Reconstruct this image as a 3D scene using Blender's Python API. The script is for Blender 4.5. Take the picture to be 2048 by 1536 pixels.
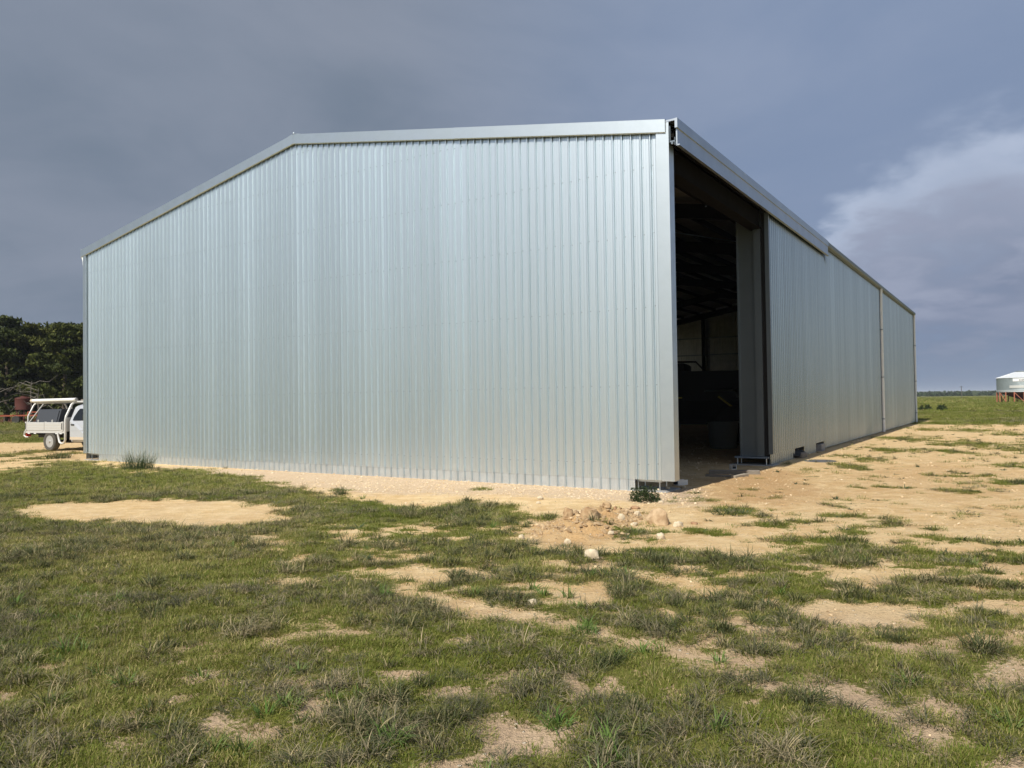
import bpy, math, random
import numpy as np
from mathutils import Vector, Matrix
R = math.radians
for o in list(bpy.data.objects): bpy.data.objects.remove(o)
scene = bpy.context.scene
C = scene.collection
rng = np.random.default_rng(7)
random.seed(7)

# ------------------------------------------------------------------ camera
S = 1.07
CAMH = 1.6 * S
FPX, PIT, ROL = 1544.35, .0212, -.0139          # focal length in photo pixels, pitch, roll
YAW = .5763                                     # turn of the shed
CX, CY = 2.716 * S, 13.0904 * S                 # near corner of the shed
cam = bpy.data.cameras.new('camera'); camo = bpy.data.objects.new('camera', cam); C.objects.link(camo)
cam.sensor_width = 36; cam.lens = FPX / 2048 * 36; cam.clip_start = .05; cam.clip_end = 20000
_f = Vector((0, math.cos(PIT), math.sin(PIT))); _u = Vector((0, -math.sin(PIT), math.cos(PIT))); _r = Vector((1, 0, 0))
_r2 = _r * math.cos(ROL) + _u * math.sin(ROL); _u2 = _u * math.cos(ROL) - _r * math.sin(ROL)
M = Matrix((_r2, _u2, -_f)).transposed().to_4x4(); M.translation = (0, 0, CAMH)
camo.matrix_world = M
scene.camera = camo
scene.render.resolution_x = 1024; scene.render.resolution_y = 768

# shed axes: g runs along the gable wall, s runs along the side wall
Gd = np.array([-math.cos(YAW), math.sin(YAW)]); Sd = np.array([math.sin(YAW), math.cos(YAW)])

# ------------------------------------------------------------------ sun and sky
SUN_EL, SUN_OUT = R(46), R(2.0)
tr = Sd * math.cos(SUN_OUT) - Gd * math.sin(SUN_OUT)        # way the light travels over the ground
to_sun = Vector((-tr[0] * math.cos(SUN_EL), -tr[1] * math.cos(SUN_EL), math.sin(SUN_EL)))
sl = bpy.data.lights.new('sun', 'SUN'); sl.energy = 5.0; sl.angle = R(.55); sl.color = (1, .95, .86)
so = bpy.data.objects.new('sun', sl); C.objects.link(so)
so.rotation_euler = to_sun.to_track_quat('Z', 'Y').to_euler(); so.location = (-20, -20, 40)
world = bpy.data.worlds.new('World'); scene.world = world; world.use_nodes = True
wt = world.node_tree; wt.nodes.clear()
def WN(t, **k):
    n = wt.nodes.new(t)
    for a, b in k.items(): setattr(n, a, b)
    return n
WL = wt.links.new
sky = WN('ShaderNodeTexSky', sky_type='NISHITA', sun_disc=False, sun_elevation=SUN_EL,
         sun_rotation=math.atan2(to_sun.x, to_sun.y), altitude=50, air_density=1.0, dust_density=1.2, ozone_density=1.0)
tc = WN('ShaderNodeTexCoord')
sep = WN('ShaderNodeSeparateXYZ'); WL(tc.outputs['Generated'], sep.inputs[0])
def wm(op, a, b=None, c=None, clamp=False):
    n = WN('ShaderNodeMath', operation=op, use_clamp=clamp)
    for i, v in enumerate((a, b, c)):
        if v is None: continue
        if isinstance(v, (int, float)): n.inputs[i].default_value = v
        else: WL(v, n.inputs[i])
    return n.outputs[0]
den = wm('ADD', wm('MAXIMUM', sep.outputs['Z'], 0.0), .22)
cv = WN('ShaderNodeCombineXYZ')
WL(wm('DIVIDE', sep.outputs['X'], den), cv.inputs[0]); WL(wm('DIVIDE', sep.outputs['Y'], den), cv.inputs[1])
def wnoise(scale, det, rough, off, dist=0.0):
    mp = WN('ShaderNodeMapping'); mp.inputs['Location'].default_value = off; WL(cv.outputs[0], mp.inputs['Vector'])
    n = WN('ShaderNodeTexNoise'); n.inputs['Scale'].default_value = scale; n.inputs['Detail'].default_value = det
    n.inputs['Roughness'].default_value = rough; n.inputs['Distortion'].default_value = dist; WL(mp.outputs[0], n.inputs['Vector'])
    return n.outputs['Fac']
def wramp(x, lo, hi):
    n = WN('ShaderNodeMapRange', interpolation_type='SMOOTHSTEP'); n.inputs[1].default_value = lo; n.inputs[2].default_value = hi
    WL(x, n.inputs[0]); return n.outputs[0]
def wmix(f, a, b):
    n = WN('ShaderNodeMix', data_type='RGBA')
    if isinstance(f, (int, float)): n.inputs['Factor'].default_value = f
    else: WL(f, n.inputs['Factor'])
    for s_, v in (('A', a), ('B', b)):
        i = [q for q in n.inputs if q.name == s_ and q.type == 'RGBA'][0]
        if isinstance(v, tuple): i.default_value = v + (1,)
        else: WL(v, i)
    return [q for q in n.outputs if q.type == 'RGBA'][0]
def wblob(dirv, lo, hi):            # soft region of the sky round a direction
    d = Vector(dirv).normalized()
    n = WN('ShaderNodeVectorMath', operation='DOT_PRODUCT'); WL(tc.outputs['Generated'], n.inputs[0]); n.inputs[1].default_value = d
    return wramp(n.outputs['Value'], lo, hi)
n1 = wnoise(.42, 3, .45, (3.1, 1.2, 0)); n2 = wnoise(1.5, 5, .55, (.7, 4.2, 2), .5); n3 = wnoise(2.6, 3, .45, (5, 2, 7), .3)
big = wramp(n1, .32, .68); med = wramp(n2, .3, .72)
slate = wmix(big, (.150, .195, .262), (.240, .276, .352))
slate = wmix(wm('MULTIPLY', med, .55), slate, (.280, .312, .388))
# the thinner blue cloud over the right half, with a paler bank and a grey bank below it
bluef = wblob((.75, 1, .42), .70, .99)
slate = wmix(wm('MULTIPLY', bluef, .75), slate, wmix(med, (.205, .278, .435), (.262, .328, .475)))
n4 = wnoise(4.2, 5, .55, (2, 9, 3), .2)
wob = wm('MULTIPLY', wm('SUBTRACT', n4, .5), .013)
def bank(dirv, rad, soft):
    d = Vector(dirv).normalized()
    n = WN('ShaderNodeVectorMath', operation='DOT_PRODUCT'); WL(tc.outputs['Generated'], n.inputs[0]); n.inputs[1].default_value = d
    x = wm('ADD', n.outputs['Value'], wob)
    return wramp(x, math.cos(rad + soft), math.cos(max(rad - soft, .01)))
def banks(rows, soft):
    out = None
    for d, rad in rows:
        b_ = bank(d, rad, soft); out = b_ if out is None else wm('MAXIMUM', out, b_)
    return out
pale = banks((((.455, 1, .165), .024), ((.505, 1, .200), .040), ((.555, 1, .230), .050), ((.605, 1, .245), .058), ((.640, 1, .262), .050)), .055)
slate = wmix(wm('MULTIPLY', pale, .92), slate, (.425, .490, .625))
grey = banks((((.491, 1, .144), .035), ((.549, 1, .161), .055), ((.620, 1, .179), .065), ((.678, 1, .153), .08), ((.568, 1, .110), .05)), .05)
slate = wmix(wm('MULTIPLY', grey, .80), slate, wmix(wramp(n4, .35, .65), (.190, .228, .325), (.262, .292, .395)))
hz = wm('SUBTRACT', 1.0, wramp(sep.outputs['Z'], -.02, .12))
slate = wmix(wm('MULTIPLY', hz, .75), slate, (.165, .222, .320))
# broken cloud and open sky behind the viewer, where the sun stands
skyc = WN('ShaderNodeVectorMath', operation='SCALE'); WL(sky.outputs[0], skyc.inputs[0]); skyc.inputs['Scale'].default_value = .10
open_ = wm('MULTIPLY', wramp(wm('MULTIPLY', sep.outputs['Y'], -1.0), -.35, .45), wm('ADD', wm('MULTIPLY', wramp(n2, .40, .62), .6), .3))
fin = wmix(open_, slate, skyc.outputs[0])
bg = WN('ShaderNodeBackground'); WL(fin, bg.inputs[0]); bg.inputs[1].default_value = 1.0
wo = WN('ShaderNodeOutputWorld'); WL(bg.outputs[0], wo.inputs[0])
vs = scene.view_settings
vs.view_transform = 'Standard'; vs.look = 'None'; vs.exposure = 0.10; vs.gamma = 1; vs.use_curve_mapping = False

# ------------------------------------------------------------------ picture / ground helpers (used once, to survey the place)
def ray(u, v):
    X = (u - 1024) / FPX; Y = -(v - 768) / FPX
    x = X * math.cos(ROL) - Y * math.sin(ROL); y = X * math.sin(ROL) + Y * math.cos(ROL)
    return np.array([x, math.cos(PIT) - y * math.sin(PIT), math.sin(PIT) + y * math.cos(PIT)])
def gnd(u, v, z=0.0):
    d = ray(u, v); t = (z - CAMH) / d[2]; return d * t + np.array([0, 0, CAMH])
def atY(u, v, Y):
    d = ray(u, v); return d * (Y / d[1]) + np.array([0, 0, CAMH])
def W2(a, b): return np.array([CX, CY]) + a * Gd + b * Sd
def W3(a, b, z): q = W2(a, b); return Vector((q[0], q[1], z))

# ------------------------------------------------------------------ materials
def mat(name, col, rough=.6, metal=0.0, var=.0, nscale=8., bump=0., bscale=60., spec=.5, objvar=0., col2=None, stretch=None, rvar=0.):
    m = bpy.data.materials.new(name); m.use_nodes = True
    nt = m.node_tree; b = nt.nodes['Principled BSDF']; L = nt.links.new
    b.inputs['Roughness'].default_value = rough; b.inputs['Metallic'].default_value = metal
    b.inputs['Specular IOR Level'].default_value = spec
    t = nt.nodes.new('ShaderNodeTexCoord'); mp = nt.nodes.new('ShaderNodeMapping'); L(t.outputs['Object'], mp.inputs[0])
    if stretch: mp.inputs['Scale'].default_value = stretch
    n = nt.nodes.new('ShaderNodeTexNoise'); n.inputs['Scale'].default_value = nscale; n.inputs['Detail'].default_value = 5; L(mp.outputs[0], n.inputs[0])
    c2 = col2 or tuple(c * (1 - var) for c in col)
    mx = nt.nodes.new('ShaderNodeMix'); mx.data_type = 'RGBA'
    mr = nt.nodes.new('ShaderNodeMapRange'); mr.inputs[1].default_value = .35; mr.inputs[2].default_value = .65; L(n.outputs['Fac'], mr.inputs[0])
    L(mr.outputs[0], mx.inputs['Factor']); mx.inputs[6].default_value = tuple(col) + (1,); mx.inputs[7].default_value = tuple(c2) + (1,)
    out = mx.outputs[2]
    if objvar:
        oi = nt.nodes.new('ShaderNodeObjectInfo'); hs = nt.nodes.new('ShaderNodeHueSaturation')
        mv = nt.nodes.new('ShaderNodeMapRange'); mv.inputs[3].default_value = 1 - objvar; mv.inputs[4].default_value = 1 + objvar
        L(oi.outputs['Random'], mv.inputs[0]); L(mv.outputs[0], hs.inputs['Value']); L(out, hs.inputs['Color']); out = hs.outputs[0]
    L(out, b.inputs['Base Color'])
    if rvar:
        rr = nt.nodes.new('ShaderNodeMapRange'); rr.inputs[3].default_value = rough - rvar; rr.inputs[4].default_value = rough + rvar
        L(n.outputs['Fac'], rr.inputs[0]); L(rr.outputs[0], b.inputs['Roughness'])
    if bump:
        n2 = nt.nodes.new('ShaderNodeTexNoise'); n2.inputs['Scale'].default_value = bscale; n2.inputs['Detail'].default_value = 4; L(mp.outputs[0], n2.inputs[0])
        bp = nt.nodes.new('ShaderNodeBump'); bp.inputs['Strength'].default_value = bump; bp.inputs['Distance'].default_value = .02
        L(n2.outputs['Fac'], bp.inputs['Height']); L(bp.outputs[0], b.inputs['Normal'])
    return m
MZ = mat('zincalume', (.79, .86, .895), .40, 1.0, col2=(.69, .76, .795), nscale=6., stretch=(3.2, 3.2, .022), bump=.06, bscale=1.2, objvar=.04, rvar=.05)
MZF = mat('zincalume_flashing', (.64, .70, .735), .43, 1.0, col2=(.57, .63, .665), nscale=3, bump=.08, bscale=3, rvar=.05)
MZS = mat('zincalume_skirt', (.72, .77, .79), .50, 1.0, var=.1, nscale=3, bump=.1, bscale=4)
MDOOR = mat('zincalume_shaded_side', (.44, .495, .535), .27, 1.0, var=.15, nscale=6, stretch=(3.2, 3.2, .03), objvar=.04)  # same sheeting as the gable, colour darkened for the shaded side
MGUT = mat('gutter_steel', (.17, .215, .265), .5, .0, var=.12, nscale=6)
MFASC = mat('fascia_steel', (.50, .55, .60), .40, .9, var=.10, nscale=2)
MPVC = mat('downpipe_paint', (.86, .88, .88), .45, 0, var=.06)
MSTEEL = mat('galvanised_steel', (.23, .265, .285), .45, .8, var=.06, nscale=2)
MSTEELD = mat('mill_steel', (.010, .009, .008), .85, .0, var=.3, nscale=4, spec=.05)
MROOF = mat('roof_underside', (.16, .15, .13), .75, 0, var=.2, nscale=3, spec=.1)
MINN = mat('sheet_inside', (.50, .50, .47), .38, .75, var=.15, nscale=3)
MBLK = mat('gap_shade_black', (.012, .012, .012), .7)  # black for the shade in the gap beside the door
MSCREW = mat('screw_zinc', (.33, .365, .38), .5, .5)
MCONC = mat('concrete', (.36, .35, .33), .9, 0, var=.25, nscale=12, bump=.4)
MTIMB = mat('weathered_timber', (.27, .235, .19), .85, 0, var=.4, nscale=14, stretch=(.6, 8, 8), bump=.5, bscale=20)
MTIMB2 = mat('pale_timber', (.42, .36, .27), .85, 0, var=.3, nscale=14, stretch=(.6, 8, 8), bump=.4, bscale=20)

def gmat(name, rows):        # simple plain procedural paints
    return {k: mat(k, *v) for k, v in rows.items()}
P = gmat('', {
    'ute_paint': ((.58, .60, .63), .28, .35), 'ute_dust': ((.52, .44, .33), .7), 'tray_alloy': ((.62, .615, .59), .5, .35),
    'rack_white': ((.78, .77, .73), .45), 'toolbox_grey': ((.045, .05, .06), .5), 'glass_dark': ((.012, .014, .016), .08),
    'black_plastic': ((.02, .02, .02), .5), 'tyre': ((.045, .042, .038), .85), 'tyre_dusty': ((.085, .078, .066), .95), 'rim_steel': ((.55, .55, .54), .4, .5),
    'lamp_red': ((.45, .03, .02), .3), 'rust_red': ((.085, .020, .013), .75), 'machine_red': ((.32, .075, .035), .6), 'machine_red_dark': ((.14, .03, .02), .7),
    'silo_leg': ((.42, .15, .09), .6), 'silo_hopper': ((.10, .022, .018), .6), 'silo_roof': ((.72, .74, .75), .45, .3), 'sign_white': ((.8, .8, .8), .5), 'sign_ink': ((.02, .02, .025), .6),
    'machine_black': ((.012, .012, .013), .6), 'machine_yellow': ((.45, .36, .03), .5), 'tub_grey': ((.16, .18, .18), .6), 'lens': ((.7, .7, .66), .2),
    'rag_black': ((.015, .015, .016), .8), 'disc_dark': ((.10, .10, .10), .75), 'white_alloy': ((.72, .73, .72), .45, .2), 'pole_wood': ((.10, .09, .08), .9)})
MSILO = mat('silo_corrugate', (.33, .38, .40), .5, .4, var=.12, nscale=3)

# ------------------------------------------------------------------ mesh builder
class MB:
    def __init__(s): s.v = []; s.f = []
    def add(s, verts, faces):
        o = len(s.v); s.v += [tuple(map(float, q)) for q in verts]; s.f += [tuple(i + o for i in q) for q in faces]; return s
    def box(s, a, b, bev=0.):
        x0, y0, z0 = [min(p, q) for p, q in zip(a, b)]; x1, y1, z1 = [max(p, q) for p, q in zip(a, b)]
        if not bev:
            v = [(x, y, z) for z in (z0, z1) for (x, y) in ((x0, y0), (x1, y0), (x1, y1), (x0, y1))]
            return s.add(v, [(3, 2, 1, 0), (4, 5, 6, 7), (0, 1, 5, 4), (1, 2, 6, 5), (2, 3, 7, 6), (3, 0, 4, 7)])
        e = bev; v = []
        for z, i in ((z0, e), (z0 + e, 0), (z1 - e, 0), (z1, e)):
            X0, X1, Y0, Y1 = x0 + i, x1 - i, y0 + i, y1 - i; c = e if i == 0 else e * .5
            v += [(X0 + c, Y0, z), (X1 - c, Y0, z), (X1, Y0 + c, z), (X1, Y1 - c, z), (X1 - c, Y1, z), (X0 + c, Y1, z), (X0, Y1 - c, z), (X0, Y0 + c, z)]
        f = [tuple(range(7, -1, -1)), tuple(range(24, 32))]
        for k in range(3):
            for j in range(8): f.append((k * 8 + j, k * 8 + (j + 1) % 8, k * 8 + 8 + (j + 1) % 8, k * 8 + 8 + j))
        return s.add(v, f)
    def tube(s, pts, r, n=10, cap=True, r2=None):
        pts = [Vector(p) for p in pts]; k = len(pts); rs = [r] * k
        if r2 is not None: rs = [r + (r2 - r) * i / (k - 1) for i in range(k)]
        if isinstance(r, (list, tuple)): rs = list(r)
        v = []; up = None
        for i, p in enumerate(pts):
            d = (pts[min(i + 1, k - 1)] - pts[max(i - 1, 0)]).normalized()
            if up is None: up = d.orthogonal().normalized()
            up = (up - d * up.dot(d)); up = up.normalized() if up.length > 1e-6 else d.orthogonal().normalized()
            w = d.cross(up)
            for j in range(n):
                t = 2 * math.pi * j / n; v.append(p + (up * math.cos(t) + w * math.sin(t)) * rs[i])
        f = [(i * n + j, i * n + (j + 1) % n, (i + 1) * n + (j + 1) % n, (i + 1) * n + j) for i in range(k - 1) for j in range(n)]
        if cap: f += [tuple(range(n - 1, -1, -1)), tuple((k - 1) * n + j for j in range(n))]
        return s.add(v, f)
    def beam(s, a, b, w, h, up=(0, 0, 1)):
        a, b = Vector(a), Vector(b); d = (b - a).normalized(); u = Vector(up); x = d.cross(u).normalized(); u = x.cross(d)
        v = [p + x * (w / 2) * i + u * (h / 2) * j for p in (a, b) for (i, j) in ((-1, -1), (1, -1), (1, 1), (-1, 1))]
        return s.add(v, [(0, 1, 2, 3), (7, 6, 5, 4), (0, 4, 5, 1), (1, 5, 6, 2), (2, 6, 7, 3), (3, 7, 4, 0)])
    def lathe(s, prof, c=(0, 0, 0), axis='z', n=24, cap=True):
        v = []
        for (r, h) in prof:
            for j in range(n):
                t = 2 * math.pi * j / n; a, b = r * math.cos(t), r * math.sin(t)
                q = {'z': (a, b, h), 'y': (a, h, b), 'x': (h, a, b)}[axis]; v.append((q[0] + c[0], q[1] + c[1], q[2] + c[2]))
        k = len(prof)
        f = [(i * n + j, i * n + (j + 1) % n, (i + 1) * n + (j + 1) % n, (i + 1) * n + j) for i in range(k - 1) for j in range(n)]
        if cap: f += [tuple(range(n - 1, -1, -1)), tuple((k - 1) * n + j for j in range(n))]
        return s.add(v, f)
    def extrude(s, poly, d, close=True):      # poly: list of 3d points, d: extrusion vector
        n = len(poly); d = Vector(d); v = [Vector(p) for p in poly] + [Vector(p) + d for p in poly]
        f = [(i, (i + 1) % n, n + (i + 1) % n, n + i) for i in range(n)] + [tuple(range(n - 1, -1, -1)), tuple(range(n, 2 * n))]
        return s.add(v, f)
    def loft(s, rings, cap=True):
        n = len(rings[0]); v = [p for r_ in rings for p in r_]; k = len(rings)
        f = [(i * n + j, i * n + (j + 1) % n, (i + 1) * n + (j + 1) % n, (i + 1) * n + j) for i in range(k - 1) for j in range(n)]
        if cap: f += [tuple(range(n - 1, -1, -1)), tuple((k - 1) * n + j for j in range(n))]
        return s.add(v, f)
    def mesh(s, name):
        me = bpy.data.meshes.new(name); me.from_pydata(s.v, [], s.f); me.update(); return me
    def build(s, name, m, parent=None, smooth=None, fix=True):
        me = s.mesh(name); me.materials.append(m)
        if fix:
            import bmesh
            bm = bmesh.new(); bm.from_mesh(me); bmesh.ops.recalc_face_normals(bm, faces=bm.faces); bm.to_mesh(me); bm.free()
        o = bpy.data.objects.new(name, me); C.objects.link(o)
        if parent is not None: o.parent = parent
        if smooth is not None:
            for p_ in me.polygons: p_.use_smooth = True
            me.set_sharp_from_angle(angle=R(smooth))
        return o
def tag(o, label=None, cat=None, group=None, kind=None):
    if label: o['label'] = label
    if cat: o['category'] = cat
    if group: o['group'] = group
    if kind: o['kind'] = kind
    return o
def thing(name, loc=(0, 0, 0), rz=0, label=None, cat=None, group=None):
    o = bpy.data.objects.new(name, None); C.objects.link(o); o.location = loc; o.rotation_euler = (0, 0, rz); o.empty_display_size = .2
    return tag(o, label, cat, group)
def inst(o, name, parent, loc=(0, 0, 0), rot=(0, 0, 0)):
    c = o.copy(); c.name = name; C.objects.link(c); c.parent = parent; c.location = loc; c.rotation_euler = rot; return c

# ------------------------------------------------------------------ numeric noise
def vnoise(x, y, seed=0):
    x = np.asarray(x, float); y = np.asarray(y, float)
    xi = np.floor(x).astype(np.int64); yi = np.floor(y).astype(np.int64); fx = x - xi; fy = y - yi
    fx = fx * fx * (3 - 2 * fx); fy = fy * fy * (3 - 2 * fy)
    def hsh(i, j):
        n = (i * 374761393 + j * 668265263 + seed * 974634777) & 0xffffffff
        n = ((n ^ (n >> 13)) * 1274126177) & 0xffffffff
        return ((n ^ (n >> 16)) & 0xffff) / 65535.
    a = hsh(xi, yi); b = hsh(xi + 1, yi); c = hsh(xi, yi + 1); d = hsh(xi + 1, yi + 1)
    return a + (b - a) * fx + (c - a) * fy + (a - b - c + d) * fx * fy
def fbm(x, y, oct=4, seed=0, gain=.5):
    s = 0; a = 1; t = 0
    for i in range(oct):
        s = s + a * vnoise(x * 2 ** i, y * 2 ** i, seed + i * 17); t += a; a *= gain
    return s / t
def sstep(x, a, b): t = np.clip((x - a) / (b - a), 0, 1); return t * t * (3 - 2 * t)
def polydist(px, py, poly):       # signed distance, negative inside
    poly = np.asarray(poly); d = np.full(px.shape, 1e9); ins = np.zeros(px.shape, bool); n = len(poly)
    for i in range(n):
        a = poly[i]; b = poly[(i + 1) % n]; e = b - a
        wx, wy = px - a[0], py - a[1]; t = np.clip((wx * e[0] + wy * e[1]) / (e @ e + 1e-12), 0, 1)
        d = np.minimum(d, (wx - t * e[0]) ** 2 + (wy - t * e[1]) ** 2)
        c = ((a[1] <= py) & (b[1] > py)) | ((b[1] <= py) & (a[1] > py))
        with np.errstate(divide='ignore', invalid='ignore'):
            xx = a[0] + (py - a[1]) / (b[1] - a[1]) * e[0]
        ins ^= c & (px < xx)
    d = np.sqrt(d); return np.where(ins, -d, d)
def GP(pts): return [gnd(u, v)[:2] for u, v in pts]

# ground survey: bare earth outlines as world polygons
GW, GL = 19.76, 40.28
APRON = GP([(-160, 888), (60, 884), (170, 879)]) + [W2(22, 8), W2(21.5, 42), W2(-4, 44)] + \
    GP([(1880, 849), (1905, 846), (1950, 853), (1990, 847), (2030, 851), (2100, 845), (2300, 850), (2300, 1112), (2048, 1106), (1990, 1112), (1900, 1104), (1830, 1090), (1760, 1098), (1700, 1084), (1640, 1095), (1560, 1108),
        (1500, 1112), (1420, 1104), (1330, 1098), (1240, 1105), (1150, 1100), (1090, 1092), (1040, 1078), (1065, 1050), (1110, 1037), (1050, 1026), (1000, 1011), (940, 1003),
        (890, 1011), (850, 1021), (790, 1014), (700, 1003), (640, 990), (560, 969), (480, 950), (400, 941), (330, 937), (300, 944), (270, 938), (215, 930), (180, 923), (120, 922), (60, 936), (0, 946), (-160, 958)])
PADS = [([(20, 1024), (60, 1014), (130, 1006), (300, 998), (420, 1000), (576, 1010), (574, 1044), (500, 1050), (420, 1053), (300, 1047), (180, 1044), (70, 1036)], .02),
        ([(530, 1166), (580, 1155), (650, 1158), (668, 1170), (560, 1178)], .15), ([(770, 1150), (850, 1138), (940, 1148), (880, 1164), (800, 1162)], .15),
        ([(840, 1200), (930, 1193), (1100, 1235), (1230, 1265), (1330, 1285), (1480, 1310), (1540, 1332), (1420, 1340), (1300, 1312), (1150, 1275), (950, 1240), (860, 1216)], .08),
        ([(1190, 1128), (1300, 1145), (1420, 1165), (1490, 1190), (1400, 1193), (1270, 1163)], .12),
        ([(1585, 1218), (1640, 1200), (1750, 1205), (1850, 1218), (1885, 1236), (1780, 1266), (1660, 1262), (1600, 1242)], .0),
        ([(1690, 1148), (1780, 1142), (1795, 1160), (1720, 1168)], .08), ([(2000, 1138), (2080, 1132), (2080, 1172), (2010, 1166)], .08),
        ([(1570, 1352), (1750, 1388), (1850, 1428), (1940, 1482), (1860, 1500), (1780, 1452), (1650, 1402)], .12),
        ([(1985, 1308), (2090, 1320), (2090, 1372), (1900, 1392), (1925, 1350)], .2), ([(1830, 1275), (1920, 1285), (1930, 1318), (1850, 1310)], .2),
        ([(540, 1360), (600, 1348), (655, 1376), (570, 1396)], .15), ([(385, 1440), (450, 1434), (585, 1470), (560, 1497), (470, 1487)], .06),
        ([(940, 1392), (990, 1350), (1035, 1360), (990, 1412)], .1), ([(950, 1432), (1010, 1430), (1020, 1466), (960, 1468)], .2),
        ([(1690, 1500), (1800, 1488), (1870, 1545), (1690, 1545)], .4), ([(140, 1470), (260, 1455), (330, 1480), (200, 1510)], .3),
        ([(460, 1070), (580, 1062), (560, 1100), (480, 1096)], .35), ([(2000, 1330), (2080, 1330), (2080, 1345), (2010, 1350)], .1),
        ([(1510, 1280), (1600, 1300), (1560, 1312), (1500, 1300)], .2), ([(1300, 1325), (1500, 1345), (1560, 1372), (1400, 1356)], .25)]
TUFTS = [(1802, 878, 40, 5), (1773, 901, 30, 5), (1723, 917, 30, 5), (1702, 933, 40, 5), (1945, 889, 70, 6), (2040, 900, 60, 6), (1900, 904, 45, 4), (2005, 932, 40, 5), (2060, 931, 50, 4),
         (1935, 953, 45, 5), (2036, 965, 45, 6), (1890, 980, 35, 4), (1795, 974, 28, 3), (1718, 975, 14, 3), (1460, 1023, 34, 6), (1495, 1020, 22, 4), (1520, 1037, 40, 5), (1600, 1044, 60, 5),
         (1664, 1012, 14, 5), (1550, 1052, 45, 6), (1705, 1064, 45, 9), (1690, 1035, 50, 4), (1790, 1047, 25, 6), (1860, 1060, 30, 5), (1450, 1078, 20, 6), (1560, 1085, 60, 8), (1650, 1088, 60, 10),
         (1270, 1068, 50, 9), (965, 981, 14, 4), (680, 984, 24, 5), (1850, 860, 30, 3), (1960, 862, 40, 3), (2030, 870, 40, 3), (1838, 845, 50, 5), (1880, 1080, 40, 6), (2000, 1090, 60, 6), (1400, 1060, 25, 5), (20, 910, 35, 8), (115, 912, 24, 6)]
TW = []
for (u, v, ru, rv) in TUFTS:
    c = gnd(u, v)[:2]; rx = np.linalg.norm(gnd(u + ru, v)[:2] - c); ry = np.linalg.norm(gnd(u, v - rv)[:2] - c); TW.append((c, rx, ry))
PW = [(np.array(GP(p)), k) for p, k in PADS]
ZP = [np.array(GP(p)) for p in ([(480, 1050), (1060, 1040), (1150, 1105), (2300, 1115), (2300, 1330), (1500, 1345), (1100, 1290), (700, 1190), (480, 1130)],)]
GRAV = np.array(GP([(330, 933), (800, 950), (1265, 972), (1400, 975), (1390, 1010), (1200, 1000), (1000, 990), (720, 985), (600, 975)]))
PIT_ = np.array(GP([(1440, 945), (1560, 940), (1640, 985), (1560, 1010), (1420, 1000)]))
BRN = np.array(GP([(1740, 935), (1860, 925), (1990, 940), (1960, 985), (1800, 985), (1700, 965)]))
MOUND = np.array(GP([(1062, 1066), (1110, 1042), (1160, 1028), (1230, 1022), (1290, 1026), (1270, 1050), (1240, 1075), (1170, 1088), (1100, 1085)]))
def segdist(px, py, pl):
    d = np.full(px.shape, 1e9)
    for a, b in zip(pl[:-1], pl[1:]):
        e = b - a; t = np.clip(((px - a[0]) * e[0] + (py - a[1]) * e[1]) / (e @ e), 0, 1); d = np.minimum(d, np.hypot(px - a[0] - t * e[0], py - a[1] - t * e[1]))
    return d
RUTS = [GP(p) for p in ([(2300, 1075), (2048, 1030), (1840, 990), (1650, 965), (1500, 953), (1420, 940)], [(2300, 1125), (2048, 1062), (1800, 1012), (1600, 985), (1450, 968), (1370, 950)],
                        [(2300, 930), (2048, 925), (1900, 935), (1740, 958), (1560, 985), (1400, 1020)], [(2300, 948), (2048, 945), (1900, 958), (1720, 985), (1540, 1014), (1390, 1046)])]
def ruts(x, y):
    r_ = np.zeros_like(x)
    for k, pl in enumerate(RUTS):
        d = segdist(x, y, pl) + (fbm(x * 2.2, y * 2.2, 2, 60 + k) - .5) * .12
        r_ = np.maximum(r_, np.exp(-(d / .13) ** 2) * sstep(fbm(x * .7, y * .7, 2, 70 + k), .3, .5))
    return r_
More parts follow.
